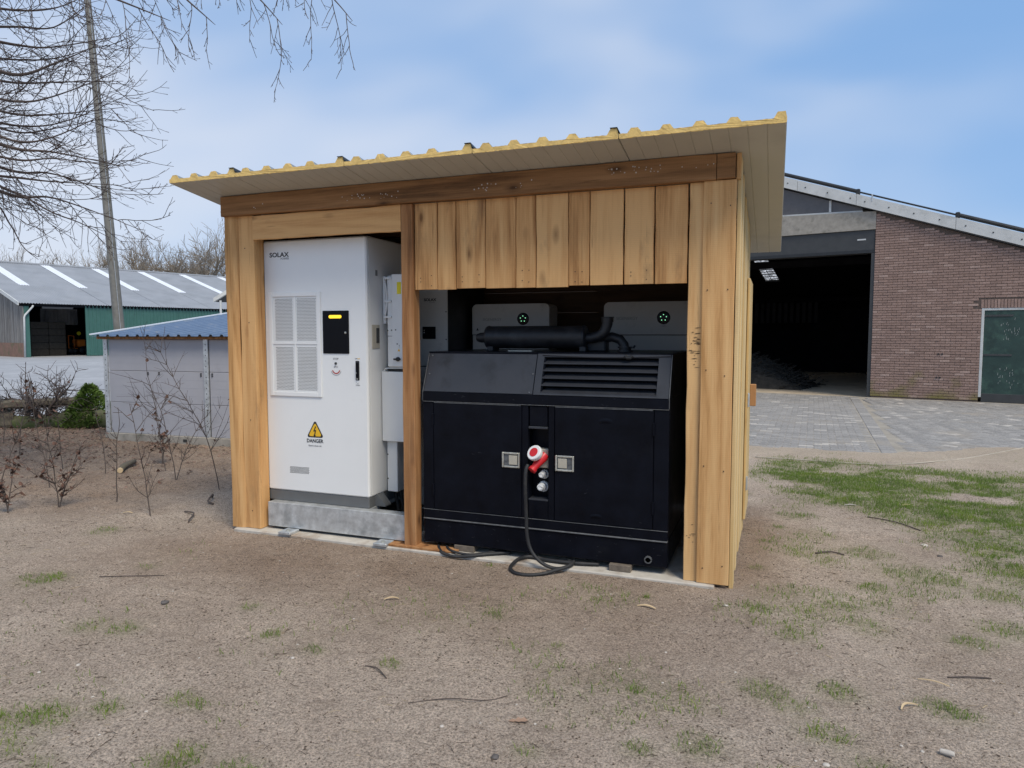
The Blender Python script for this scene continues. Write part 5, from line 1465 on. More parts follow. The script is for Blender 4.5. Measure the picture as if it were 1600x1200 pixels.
# ribbed roof sheet
rm = MB(); prof = []
u = -0.12
while u < GW + 0.2:
    prof += [(u, 0.0), (u + 0.10, 0.0), (u + 0.118, 0.028), (u + 0.150, 0.028), (u + 0.168, 0.0)]
    u += 0.188
zz0 = lambda v: 1.578 + 0.1365 * (v + 0.13)
n = len(prof)
vs = [(x, -0.13, zz0(-0.13) + h) for x, h in prof] + [(x, 3.25, zz0(3.25) + h) for x, h in prof]
rm.add(vs, [(i, i + 1, n + i + 1, n + i) for i in range(n - 1)])
vs = [(x, -0.13, zz0(-0.13) + h - 0.004) for x, h in prof] + [(x, 3.25, zz0(3.25) + h - 0.004) for x, h in prof]
rm.add(vs, [(n + i, n + i + 1, i + 1, i) for i in range(n - 1)])
part('roof_sheet', rm, M_BLUE, gsd)
rb = MB()
for k in range(24):
    u = -0.12 + 0.188 * k
    if u + 0.17 > GW + 0.2: break
    rb.prism([(u + 0.104, zz0(-0.12)), (u + 0.121, zz0(-0.12) + 0.024), (u + 0.147, zz0(-0.12) + 0.024), (u + 0.164, zz0(-0.12))], 1, -0.12, -0.10)
part('rib_fillers', rb, M_PIPE, gsd, kind='stuff')
part('verge_trim', MB().prism([(-0.15, zz0(-0.15) + 0.022), (3.25, zz0(3.25) + 0.022), (3.25, zz0(3.25) + 0.040), (-0.15, zz0(-0.15) + 0.040)], 0, -0.135, -0.09), M_SKYL, gsd)

# ================================================================== POLE
pb = Vector((-11.5, 8.6, -0.02)); 
d0, d1 = Vector((-12.57, 9.596, 1.828)), Vector((-12.842, 9.269, 10.344))
dirp = (d1 - d0).normalized()
base_p = d0 - dirp * (d0.z / dirp.z)
pole = thing('mast', 'tall tapering grey mast leaning slightly behind the low shed', 'mast', tuple(base_p))
pts = [base_p + dirp * s for s in (-0.05, 1.8, 4, 6, 8, 10.5, 13)]
part('shaft', MB().tube(pts, [0.145, 0.135, 0.12, 0.106, 0.093, 0.078, 0.065], 16), M_POLE, pole, smooth='all')
part('foot_collar', MB().lathe(base_p - dirp * 0.04, dirp, [(0, 0.26), (0.12, 0.26), (0.15, 0.19)], 16), M_CONC, pole)
part('halyard', MB().tube([base_p + dirp * 1.2 + Vector((0.155, -0.09, 0)), base_p + dirp * 7 + Vector((0.125, -0.06, 0)), base_p + dirp * 12.8 + Vector((0.085, -0.04, 0))], 0.006, 5), M_GALV, pole)

# ================================================================== OUTBUILDING EDGE beyond the low shed
ob = thing('outbuilding', 'small outbuilding behind the low shed showing only a white roof edge and a thin post', 'outbuilding', (-9.4, 10.0, 0.0))
ru = Vector((0.74, 0.67, 0))
def ob_pt(s, v, z): return (-9.51 + 0.745 * s + 0.30 * v, 9.93 + 0.667 * s + 0.95 * v, z)
def ob_prism(poly, v0, v1):
    vs = [ob_pt(s, v0, z) for s, z in poly] + [ob_pt(s, v1, z) for s, z in poly]; n = len(poly)
    return MB().add(vs, [tuple(range(n)), tuple(range(2 * n - 1, n - 1, -1))] + [(i, (i + 1) % n, n + (i + 1) % n, n + i) for i in range(n)])
part('fascia_board', ob_prism([(-0.02, 2.46), (2.6, 4.2), (2.6, 4.38), (-0.02, 2.56)], -0.04, 0.0), M_FASC, ob)
part('roof', ob_prism([(0.0, 2.46), (2.6, 4.2), (2.6, 4.32), (0.0, 2.54)], 0.002, 3.0), M_ROOFD, ob)
part('wall', ob_prism([(0.25, 0.0), (2.6, 0.0), (2.6, 4.18), (0.25, 2.6)], 0.2, 2.9), M_DARKM, ob)
part('post', MB().tube([ob_pt(0.10, 0.02, 0.0), ob_pt(0.10, 0.02, 2.5)], 0.03, 8), M_FASC, ob)

# ================================================================== LONG BARN WITH GREEN SHEETS
LB = math.atan2(0.953, 0.302)
lbn = thing('long_barn', 'long barn with grey corrugated roof, pale roof lights and green profiled walls', 'barn', (-46.024, 30.142, 0.0), LB, local=True)
# local: x along the eave, y into the barn (away from the yard)
HE, HR, WR, LEN = 3.93, 7.83, 13.75, 46.0
rz_ = lambda v: HE + (HR - HE) * v / WR
def corr(u0, u1, v0, v1, off=0.0, step=0.18, amp=0.028):
    m = MB(); us = np.arange(u0, u1 + 1e-6, step / 4); n = len(us)
    vs = []
    for v in (v0, v1):
        for k, u in enumerate(us): vs.append((u, v, rz_(v) + amp * math.sin(2 * math.pi * u / step) + off))
    return m.add(vs, [(i, i + 1, n + i + 1, n + i) for i in range(n - 1)])
segs = []
u = -0.35
for k in range(11):
    s0 = 1.45 + 4.15 * k
    for (a, c) in ((u, s0), (s0 + 0.74, min(s0 + 4.15, LEN))):
        pass
    part('roof_sheet', corr(u, s0 + 0.02, -0.25, WR), M_GROOF, lbn, smooth='all')
    part('roof_sheet', corr(s0, s0 + 0.74, -0.25, 5.45, 0.002), M_GROOF, lbn, smooth='all')
    part('roof_light', corr(s0, s0 + 0.74, 5.40, WR, 0.012), M_SKYL, lbn, smooth='all')
    u = s0 + 0.72
part('roof_sheet', corr(u, LEN, -0.25, WR), M_GROOF, lbn, smooth='all')
part('ridge_cap', MB().tube([(-0.4, WR, HR + 0.02), (LEN, WR, HR + 0.02)], 0.12, 8), M_GROOF, lbn)
part('far_roof', MB().add([(-0.35, WR, HR), (LEN, WR, HR), (LEN, WR * 2, HE), (-0.35, WR * 2, HE)], [(0, 1, 2, 3)]), M_GROOF, lbn)
part('eave_beam', MB().box(-0.3, LEN, -0.02, 0.12, HE - 0.28, HE - 0.09), M_INNER, lbn)
part('verge_board', MB().prism([(-0.3, rz_(-0.3) - 0.16), (WR, HR - 0.16), (WR, HR + 0.10), (-0.3, rz_(-0.3) + 0.10)], 0, -0.42, -0.35), M_FASC, lbn)
# green profiled wall
def profwall(u0, u1, z0, z1, y):
    m = MB(); pr = []
    u = u0
    while u < u1:
        pr += [(u, 0.0), (u + 0.13, 0.0), (u + 0.16, -0.045), (u + 0.23, -0.045), (u + 0.26, 0.0)]
        u += 0.27
    n = len(pr)
    vs = [(a, y + b, z0) for a, b in pr] + [(a, y + b, z1) for a, b in pr]
    return m.add(vs, [(i, i + 1, n + i + 1, n + i) for i in range(n - 1)])
for k in range(12):
    a = 4.12 + k * 3.51
    if a > LEN - 2: break
    part('wall_sheet', profwall(a, a + 3.49, 0.02, HE - 0.14, 0.0 if k % 2 == 0 else 0.012), M_GREEN, lbn)
part('wall_sheet', MB().box(0.02, 0.34, -0.02, 0.01, 0.0, HE - 0.2), M_GREEN, lbn, label='narrow green sheet beside the downpipe')
part('door_rail', MB().box(4.02, 4.11, -0.06, 0.04, 0.0, HE - 0.14), M_GREEN, lbn)
# gable: weathered boards over a brick plinth
v = 0.0; rr = random.Random(2); k = 0
while v < 9.0:
    w = rr.uniform(0.14, 0.20)
    m = MB().box(-0.03 - rr.uniform(0, 0.02), 0.02, v + 0.004, v + w - 0.004, 1.02, rz_(v) - 0.14, 0.004)
    part('gable_board', m, W_GREY, lbn); v += w
part('gable_wall', MB().prism([(9.0, 1.02), (WR * 2, 1.02), (WR * 2, HE), (WR, HR - 0.1), (9.0, rz_(9.0) - 0.1)], 0, -0.02, 0.02), W_GREY, lbn)
part('plinth', MB().box(-0.06, 0.06, 0.0, WR * 2, -0.05, 1.015, 0.01), M_PLINB, lbn)
part('downpipe', MB().tube([(0.55, -0.24, 3.72), (0.50, -0.22, 3.60), (0.06, -0.12, 3.02), (0.0, -0.11, 2.85), (-0.06, -0.11, 0.0)], 0.062, 10), M_FASC, lbn, smooth='all')
# inside
part('inner_wall', MB().box(0.1, LEN, 12.0, 12.1, 0.0, 2.55).box(0.1, 5.1, 12.0, 12.1, 2.55, 6).box(7.6, LEN, 12.0, 12.1, 2.55, 6), M_INNER, lbn)
m = MB()
part('light_wall_panel', profwall(4.9, 7.7, 2.5, 3.9, 11.9), M_SKYL, lbn)
part('cross_wall', MB().prism([(0.15, 0.0), (12, 0.0), (12, 6.9), (0.15, 3.7)], 0, 9.0, 9.1), M_INNER, lbn)
for (u0, u1, v0, v1, h, lab) in ((1.2, 3.5, 2.6, 5.0, 2.6, 'dark wrapped stack of bales inside the long barn doorway'),):
    bs = thing('bale_stack', lab, 'bale stack', (-46.024, 30.142, 0.0), LB, local=True)
    for i in range(2):
        for j in range(5):
            part('bale', MB().box(u0 + i * 1.2, u0 + i * 1.2 + 1.18, v0, v1, 0.0 + j * 0.52, j * 0.52 + 0.51, 0.04), M_HAY, bs)
mc = thing('orange_machine', 'small orange farm machine parked in the dark long barn', 'machine', (-46.024, 30.142, 0.0), LB, local=True)
part('hood', MB().box(5.15, 5.75, 4.7, 5.9, 0.62, 1.22, 0.08), M_ORANGE, mc)
part('seat', MB().box(4.7, 5.1, 5.2, 5.7, 0.75, 0.9, 0.05).box(4.65, 4.75, 5.2, 5.7, 0.9, 1.4, 0.04), M_BLACK, mc)
fr = MB()
for (a, c) in (((4.55, 4.9, 0.5), (4.55, 4.9, 1.55)), ((4.55, 4.9, 1.55), (4.95, 4.9, 1.5)), ((4.55, 4.9, 0.55), (5.2, 4.9, 0.5)), ((4.95, 4.9, 0.5), (4.95, 4.9, 1.5))): fr.tube([a, c], 0.035, 6)
part('roll_bar', fr, M_ORANGE, mc)
part('lamp', MB().lathe((5.35, 5.0, 1.72), (0, -1, 0), [(0, 0.12), (0.05, 0.16), (0.06, 0.05)], 12), M_YEL2, mc)
part('lamp_stalk', MB().tube([(5.35, 5.05, 1.2), (5.35, 5.05, 1.72)], 0.02, 6), M_BLACK, mc)
for (u, v, r_) in ((5.6, 4.7, 0.36), (4.8, 4.85, 0.3), (5.6, 5.9, 0.36), (4.8, 5.8, 0.3)):
    part('wheel', MB().lathe((u, v, r_), (0, 1, 0), [(0, r_ * 0.5), (0.0, r_ * 0.95), (0.04, r_), (0.2, r_), (0.24, r_ * 0.95), (0.24, r_ * 0.5)], 16), M_BLACK, mc)

# ================================================================== TREES
def twig_path(p, d, l, n, droop, curl, rr, wob=0.12):
    """a curving shoot: droops first, its tip turns up again"""
    pts = [Vector(p)]; d = Vector(d).normalized(); st = l / n
    for i in range(n):
        t = i / n
        d = d + Vector((rr.uniform(-wob, wob), rr.uniform(-wob, wob), rr.uniform(-wob, wob) - droop * (1 - t) + curl * t))
        d.normalize(); pts.append(pts[-1] + d * st)
    return pts
def side_dir(d, rr, spread):
    d = Vector(d).normalized(); a = d.orthogonal().normalized(); b = d.cross(a); q = rr.uniform(0, 6.283)
    return (d + (a * math.cos(q) + b * math.sin(q)) * spread).normalized()
def limb_mesh(path, r0, r1, rr, b_step, b_len, t_step, t_len, droop, curl, start=0.1, hang=0.0):
    """a main limb with its branches and twigs as one part"""
    m = MB()
    P = smooth_path(path, 6); n = len(P)
    m.tube(P, [r0 + (r1 - r0) * i / (n - 1) for i in range(n)], 7)
    L = [0]
    for i in range(1, n): L.append(L[-1] + (P[i] - P[i - 1]).length)
    s = L[-1] * start
    while s < L[-1]:
        i = next(k for k in range(1, n) if L[k] >= s)
        p = P[i - 1].lerp(P[i], (s - L[i - 1]) / max(1e-6, L[i] - L[i - 1])); d = (P[i] - P[i - 1]).normalized()
        f = s / L[-1]
        bl = b_len * rr.uniform(0.5, 1.15) * (1.05 - 0.45 * f)
        bd = side_dir(d, rr, rr.uniform(0.5, 1.1)); bd.z -= droop * 1.2 + hang
        bp = twig_path(p, bd, bl, 8, droop, curl, rr, 0.16)
        rb = min(0.009, max(0.0042, (r0 + (r1 - r0) * f) * 0.36))
        m.tube(bp, [rb + (0.0026 - rb) * k / 8 for k in range(9)], 4, cap=False)
        q = t_step * 0.6
        while q < bl:
            k = min(7, int(q / bl * 8)); tp = bp[k].lerp(bp[k + 1], q / bl * 8 - k)
            td = side_dir(bp[k + 1] - bp[k], rr, rr.uniform(0.6, 1.1)); td.z -= droop * 0.5
            tl = t_len * rr.uniform(0.35, 1.2) * (1.1 - 0.5 * q / bl)
            tt = twig_path(tp, td, tl, 5, droop * 0.7, curl * 1.3, rr, 0.14)
            m.tube(tt, [0.0034 + (0.002 - 0.0034) * z / 5 for z in range(6)], 3, cap=False)
            for z in (2, 3, 4):
                if rr.random() < 0.55:
                    e = twig_path(tt[z], side_dir(tt[z + 1] - tt[z], rr, 0.9), tl * rr.uniform(0.12, 0.4), 3, 0.02, curl, rr, 0.1)
                    m.tube(e, [0.0023, 0.002, 0.0018, 0.003], 3, cap=False)
            q += t_step * rr.uniform(0.6, 1.4)
        s += b_step * rr.uniform(0.6, 1.4)
    return m
big = thing('bare_tree', 'large bare tree whose drooping leafless branches hang into the sky above the mast', 'tree', (-4.53, -0.92, -0.02))
tr = [(-4.53, -0.92, -0.05), (-4.53 + 0.02, -0.92, 0.8), (-4.53, -0.92 + 0.03, 2.4), (-4.53 + 0.02, -0.92, 4.4), (-4.53, -0.92 - 0.03, 6.5), (-4.53 + 0.1, -0.92, 8.6), (-4.53 + 0.1, -0.92, 10.2)]
part('trunk', MB().tube(smooth_path(tr, 4), [0.26 - 0.2 * i / 24 for i in range(25)], 12), M_BARK, big, smooth='all')
rr = random.Random(21)
limbs = [
    ([(-4.45, -0.75, 5.43), (-3.9, -0.11, 5.17), (-3.31, 0.27, 5.12), (-2.94, 0.46, 5.06), (-2.69, 0.64, 5.12), (-2.18, 0.95, 5.36)], 0.035, 0.83) ,
    ([(-4.46, -0.77, 4.88), (-4.14, 0.01, 5.02), (-3.76, 0.55, 5.07), (-3.38, 0.76, 5.04), (-3.11, 0.95, 5.1), (-2.79, 1.04, 5.2)], 0.026, 0.92) ,
    ([(-4.47, -0.78, 4.67), (-4.03, -0.06, 4.83), (-3.55, 0.41, 4.78), (-3.17, 0.61, 4.78), (-2.91, 0.79, 4.81), (-2.58, 0.9, 5.02)], 0.025, 0.68) ,
    ([(-4.46, -0.77, 4.95), (-4.21, 0.03, 4.72), (-3.9, 0.63, 4.79), (-3.52, 0.84, 4.73), (-3.25, 1.04, 4.75), (-2.67, 1.43, 4.94)], 0.032, 0.94) ,
    ([(-4.47, -0.79, 4.41), (-4.15, -0.02, 4.48), (-3.76, 0.53, 4.54), (-3.38, 0.73, 4.52), (-3.11, 0.93, 4.57), (-2.73, 1.09, 4.69)], 0.022, 0.84) ,
    ([(-4.47, -0.79, 4.47), (-3.68, -0.27, 4.24), (-2.88, -0.05, 4.13), (-2.52, 0.12, 4.05), (-2.27, 0.29, 4.18), (-1.91, 0.42, 4.33)], 0.036, 0.61) ,
    ([(-4.47, -0.79, 4.5), (-4.03, -0.09, 4.23), (-3.54, 0.37, 4.24), (-3.16, 0.57, 4.2), (-2.9, 0.76, 4.24), (-2.35, 1.12, 4.3)], 0.025, 0.93) ,
    ([(-4.47, -0.79, 4.45), (-3.57, -0.35, 3.95), (-2.66, -0.2, 3.79), (-2.31, -0.04, 3.73), (-2.07, 0.12, 3.8), (-1.59, 0.4, 4.05)], 0.024, 0.86) ,
    ([(-4.47, -0.8, 4.34), (-4.08, -0.08, 3.93), (-3.62, 0.41, 3.97), (-3.24, 0.61, 3.9), (-2.98, 0.8, 3.93), (-2.42, 1.17, 4.05)], 0.027, 0.92) ,
    ([(-4.48, -0.82, 3.85), (-3.87, -0.2, 3.77), (-3.22, 0.15, 3.73), (-2.85, 0.33, 3.67), (-2.6, 0.51, 3.71), (-2.23, 0.66, 3.84)], 0.024, 0.62) ,
    ([(-4.48, -0.82, 3.8), (-4.24, -0.0, 3.88), (-3.93, 0.6, 3.9), (-3.54, 0.81, 3.8), (-3.27, 1.01, 3.87), (-2.81, 1.28, 4.01)], 0.023, 0.92) ,
    ([(-4.49, -0.83, 3.67), (-3.44, -0.44, 3.62), (-2.4, -0.38, 3.41), (-2.06, -0.23, 3.3), (-1.82, -0.08, 3.36), (-1.43, 0.1, 3.56)], 0.023, 0.75) ,
    ([(-4.48, -0.81, 4.04), (-3.54, -0.39, 3.58), (-2.59, -0.26, 3.38), (-2.24, -0.11, 3.28), (-2.0, 0.05, 3.27), (-1.51, 0.35, 3.17)], 0.032, 0.77) ,
    ([(-4.48, -0.81, 3.95), (-3.66, -0.32, 3.53), (-2.82, -0.12, 3.32), (-2.47, 0.05, 3.24), (-2.22, 0.21, 3.27), (-1.84, 0.37, 3.22)], 0.023, 0.7) ,
    ([(-4.49, -0.82, 3.74), (-4.07, -0.11, 3.48), (-3.61, 0.37, 3.41), (-3.23, 0.57, 3.3), (-2.97, 0.77, 3.3), (-2.42, 1.13, 3.09)], 0.032, 0.7) ,
    ([(-4.49, -0.82, 3.73), (-3.83, -0.25, 3.31), (-3.14, 0.07, 3.18), (-2.77, 0.25, 3.14), (-2.52, 0.43, 3.12), (-2.02, 0.73, 3.11)], 0.026, 0.84) ,
    ([(-4.49, -0.84, 3.3), (-3.81, -0.26, 3.18), (-3.1, 0.04, 3.06), (-2.74, 0.22, 2.95), (-2.49, 0.4, 2.95), (-1.98, 0.71, 2.74)], 0.034, 0.9) ,
    ([(-4.5, -0.86, 2.91), (-3.65, -0.25, 3.09), (-3.07, 0.13, 2.94), (-2.89, 0.22, 2.69), (-2.75, 0.24, 2.47), (-2.68, 0.34, 2.35)], 0.014, 0.35) ,
    ([(-4.5, -0.85, 3.21), (-3.53, -0.04, 3.24), (-2.7, 0.13, 2.98), (-2.37, 0.26, 2.79), (-2.15, 0.39, 2.69), (-1.91, 0.52, 2.55)], 0.016, 0.3) ,
]
hanging = [
    ([(-4.46, -0.77, 5.0), (-3.07, -0.44, 5.14), (-1.86, -0.22, 4.8), (-1.34, -0.05, 4.56), (-0.96, 0.09, 4.4), (-0.72, 0.2, 4.3)], 0.04, 0.95) ,
    ([(-4.45, -0.75, 5.34), (-2.82, -0.41, 5.59), (-1.39, -0.1, 5.08), (-0.79, 0.12, 4.67), (-0.52, 0.26, 4.42), (-0.33, 0.3, 4.25)], 0.04, 0.95) ,
    ([(-4.45, -0.73, 5.69), (-2.67, -0.17, 6.08), (-0.92, 0.13, 5.32), (-0.3, 0.33, 4.78), (-0.01, 0.45, 4.5), (0.21, 0.5, 4.25)], 0.04, 0.95) ,
    ([(-4.44, -0.72, 5.91), (-2.56, -0, 6.44), (-0.57, 0.21, 5.44), (0.18, 0.48, 4.87), (0.57, 0.64, 4.52), (0.8, 0.67, 4.26)], 0.04, 0.95) ,
]
for pth, r0, bl in limbs:
    part('limb', limb_mesh(pth, r0 * 0.95, 0.0025, rr, 0.17, bl, 0.10, 0.42, 0.05, 0.14, start=0.30), M_BARK, big)
for pth, r0, bl in hanging:
    part('limb', limb_mesh(pth, r0 * 0.6, 0.002, rr, 0.15, bl, 0.09, 0.22, 0.16, 0.05, start=0.36, hang=1.5), M_BARK, big)
# bare trees beyond the long barn
def far_tree(seed, H):
    rr = random.Random(seed); tk = MB(); cr = MB()
    th = H * rr.uniform(0.22, 0.32)
    tk.tube([(0, 0, -0.2), (0.1, 0, th * 0.5), (0.0, 0.1, th)], [0.36, 0.30, 0.26], 8)
    def grow(p, d, l, r, lev):
        n = 4
        pts = [p]; dd = Vector(d)
        for i in range(n):
            dd = (dd + Vector((rr.uniform(-.16, .16), rr.uniform(-.16, .16), rr.uniform(-.08, .14)))).normalized(); pts.append(pts[-1] + dd * l / n)
        cr.tube(pts, [max(0.016, r * (1 - 0.55 * i / n)) for i in range(n + 1)], 3 if lev > 1 else 5, cap=False)
        if lev >= 4: return
        for k in range((4, 4, 5, 4)[lev]):
            i = rr.randint(1, n); sp = rr.uniform(0.45, 0.95)
            nd = side_dir(dd, rr, sp); nd.z += 0.12
            grow(pts[i], nd.normalized(), l * rr.uniform(0.55, 0.78), max(0.016, r * 0.52), lev + 1)
    for k in range(5):
        a = k * 1.256 + rr.uniform(-.4, .4); e = rr.uniform(0.5, 1.25)
        grow(Vector((0, 0, th * rr.uniform(0.8, 1.0))), Vector((math.cos(a) * math.cos(e), math.sin(a) * math.cos(e), math.sin(e))), (H - th) * 0.42, 0.17, 0)
    sc_ = H / max(v[2] for v in cr.v)
    cr.v = [(x * sc_, y * sc_, z * sc_) for x, y, z in cr.v]
    tk.v = [(x * sc_, y * sc_, z * sc_) for x, y, z in tk.v]
    return tk, cr
fw = Vector((-math.sin(0.3585), math.cos(0.3585), 0)); rt = Vector((math.cos(0.3585), math.sin(0.3585), 0))
protos = []
for sd_ in (11, 12, 13):
    tk, cr = far_tree(sd_, 14.0)
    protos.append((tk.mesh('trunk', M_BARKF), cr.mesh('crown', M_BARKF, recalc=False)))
far = [  # x offset sideways per unit depth, depth, height, prototype, label
    (-0.728, 112, 14.6, 0, 'low bare tree showing faintly over the barn ridge behind the dense drooping branches'),
    (-0.680, 118, 15.2, 1, 'bare tree just peeping over the barn ridge between the drooping branches and the mast'),
    (-0.612, 120, 15.0, 2, 'smallest bare tree crown over the barn ridge, close to the mast'),
    (-0.570, 104, 15.0, 0, 'rounded bare tree directly behind the mast'),
    (-0.515, 104, 15.1, 1, 'rounded pale bare tree beside the mast, beyond the barn ridge'),
    (-0.470, 100, 15.2, 2, 'spreading bare tree halfway between the mast and the timber shed'),
    (-0.438, 96, 15.6, 1, 'tall bare tree beyond the ridge, second from the timber shed'),
    (-0.410, 90, 16.4, 0, 'tallest bare tree beyond the ridge, next to the timber shed corner'),
    (-0.542, 125, 15.6, 2, 'distant thin bare tree between two rounded crowns behind the mast'),
]
for i, (sx, dp, h, pk, lab) in enumerate(far):
    p = Vector((camx, camy, 0)) + fw * dp + rt * (sx * dp)
    t = thing('bare_tree', lab, 'tree', (p.x, p.y, 0), rz=i * 1.7, group='bare trees beyond the long barn')
    t.scale = ((h * (1.10 if i < 6 or i == 8 else 1.04)) / 14,) * 3
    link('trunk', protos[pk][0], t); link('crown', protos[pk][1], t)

# ================================================================== PLANTING BED
def leaf(m, p, s, rr, flat=False):
    a = rr.uniform(0, 6.283); tilt = rr.uniform(-0.35, 0.35) if flat else rr.uniform(-1.4, 1.4)
    u = Vector((math.cos(a), math.sin(a), tilt)).normalized(); w = u.cross(Vector((0, 0, 1)) if not flat else Vector((0.1 * rr.uniform(-1, 1), 0.1, 1))).normalized(); nrm = u.cross(w)
    c = s * 0.32; k = rr.uniform(0.05, 0.3) * s
    P = Vector(p)
    m.add([P, P + u * s * 0.35 + w * c + nrm * k, P + u * s * 0.75 + w * c * 0.75 + nrm * k * 0.6, P + u * s, P + u * s * 0.75 - w * c * 0.75 + nrm * k * 0.6, P + u * s * 0.35 - w * c + nrm * k, P + u * s * 0.5], [(0, 1, 6), (1, 2, 6), (2, 3, 6), (3, 4, 6), (4, 5, 6), (5, 0, 6)])
def sapling(x, y, h, seed, label, lean=(0, 0), leaves=10, nb=7, stems=1, lo=0.3):
    rr = random.Random(seed); z0 = float(ground_z(x, y)) - 0.01
    t = thing('sapling', label, 'sapling', (x, y, z0), group='young saplings in the planting bed')
    for s_ in range(stems):
        d = Vector((lean[0] + (0 if s_ == 0 else rr.uniform(-.3, .3)), lean[1] + (0 if s_ == 0 else rr.uniform(-.3, .3)), 1))
        pts = [Vector((x + s_ * 0.01, y, z0))]; n = 12; dd = d.normalized()
        hh = h * (1 if s_ == 0 else rr.uniform(0.5, 0.85))
        for i in range(n):
            dd = (dd + Vector((rr.uniform(-.13, .13), rr.uniform(-.13, .13), 0.02))).normalized(); pts.append(pts[-1] + dd * hh / n)
        m = MB(); lf = MB()
        m.tube(pts, [0.0058 - 0.0036 * i / n for i in range(n + 1)], 6)
        for k in range(int(nb * 1.7)):
            i = rr.randint(max(2, int(n * lo)), n - 1)
            bd = side_dir(pts[i + 1] - pts[i], rr, rr.uniform(0.6, 1.2)); bd.z = abs(bd.z) * 0.7 + 0.15
            bl = hh * rr.uniform(0.14, 0.38) * (1.15 - i / n * 0.6)
            bp = twig_path(pts[i], bd, bl, 5, 0.0, 0.05, rr, 0.15)
            m.tube(bp, [0.0036, 0.0032, 0.0028, 0.0024, 0.002, 0.0016], 4, cap=False)
            for q in range(3):
                e = twig_path(bp[rr.randint(1, 4)], side_dir(bd, rr, 0.9), bl * 0.35, 2, 0, 0.05, rr, 0.1)
                m.tube(e, [0.002, 0.0016, 0.0013], 3, cap=False)
            for q in range(int(leaves / nb / 1.7 + rr.random())):
                leaf(lf, bp[rr.randint(1, 5)], rr.uniform(0.035, 0.06), rr)
        part('stem', m, M_STEM, t)
        if lf.v: part('foliage', lf, M_LEAF, t)
    return t
sapling(-1.027, 0.081, 1.05, 1, 'crooked sapling nearest the shed opening, forked low with a few brown leaves', (-0.22, 0.05), 14, 8, 1, 0.2)
sapling(-1.75, 0.34, 0.95, 2, 'slender upright sapling standing just behind the crooked forked one', (-0.10, 0.0), 5, 5)
sapling(-2.92, 0.52, 1.15, 3, 'tall thin sapling in open sand, alone midway across the bed', (-0.12, 0.02), 3, 6)
sapling(-2.12, 0.02, 0.95, 4, 'sapling cut by the picture edge with reddish leaves at its foot', (0.10, 0.1), 40, 12, 2, 0.05)
sapling(-2.35, -0.30, 0.55, 14, 'low reddish leafy seedling by the picture edge', (0.02, 0.1), 40, 10, 2, 0.05)
sapling(-3.35, 0.30, 1.2, 5, 'leafy brown sapling beside the picture edge, in front of the mossy logs', (0.05, 0.05), 22, 9)
sapling(-5.12, 1.70, 1.0, 6, 'short dark sapling standing in the leaf litter before the mossy logs', (0.05, 0.0), 8, 6)
sapling(-1.24, 1.15, 1.75, 7, 'tall leaning sapling with many side shoots in front of the grey shed post', (-0.20, 0.15), 4, 14)
sapling(-2.05, 1.35, 1.25, 8, 'bent bare sapling against the grey shed wall, left of its middle post'.replace(', left of', ' before'), (-0.16, 0.0), 2, 7, 2)
sapling(-3.15, 1.37, 0.85, 9, 'small sapling by the fallen branch piece', (-0.03, 0.05), 8, 5)
sapling(-3.93, 1.42, 1.3, 10, 'thin sapling between the fallen branch and the conifer', (-0.12, 0.02), 4, 6)
sapling(-2.62, 1.75, 1.9, 11, 'long arching sapling leaning across the corner of the grey shed', (-0.42, 0.12), 3, 7, 1, 0.4)
sapling(-3.05, 2.10, 0.75, 12, 'leafy brown sapling at the foot of the grey shed corner post', (0.0, 0.0), 34, 9, 2)
sapling(-6.4, 2.35, 1.1, 13, 'leafy brown sapling among the logs near the picture edge', (0.03, 0.05), 26, 9)

# gnarled shrub by the bench
rr = random.Random(31)
gs_ = thing('gnarled_shrub', 'gnarled dark leafless shrub with a dense tangle of twigs beside the rotten bench', 'shrub', (-7.55, 3.75, 0.0))
st_ = MB(); tw = MB()
for k in range(5):
    p = twig_path((-7.55 + rr.uniform(-.12, .12), 3.75 + rr.uniform(-.12, .12), -0.02), (rr.uniform(-.35, .35), rr.uniform(-.35, .35), 1), rr.uniform(0.55, 0.95), 7, -0.02, 0.0, rr, 0.28)
    st_.tube(p, [0.055 - 0.035 * i / 7 for i in range(8)], 7)
    for q in range(17):
        i = rr.randint(2, 7); d = side_dir(p[i] - p[i - 1], rr, rr.uniform(0.8, 1.6)); b_ = twig_path(p[i], d, rr.uniform(0.25, 0.62), 6, -0.01, 0.05, rr, 0.3)
        tw.tube(b_, [0.012, 0.010, 0.008, 0.007, 0.0055, 0.0045, 0.0035], 4, cap=False)
        for w in range(6):
            e = twig_path(b_[rr.randint(1, 6)], side_dir(d, rr, 1.2), rr.uniform(0.08, 0.26), 4, 0, 0.04, rr, 0.3)
            tw.tube(e, [0.0055, 0.0045, 0.004, 0.0035, 0.003], 3, cap=False)
part('trunk', st_, M_BARK, gs_, smooth='all'); part('crown', tw, M_BARK, gs_)
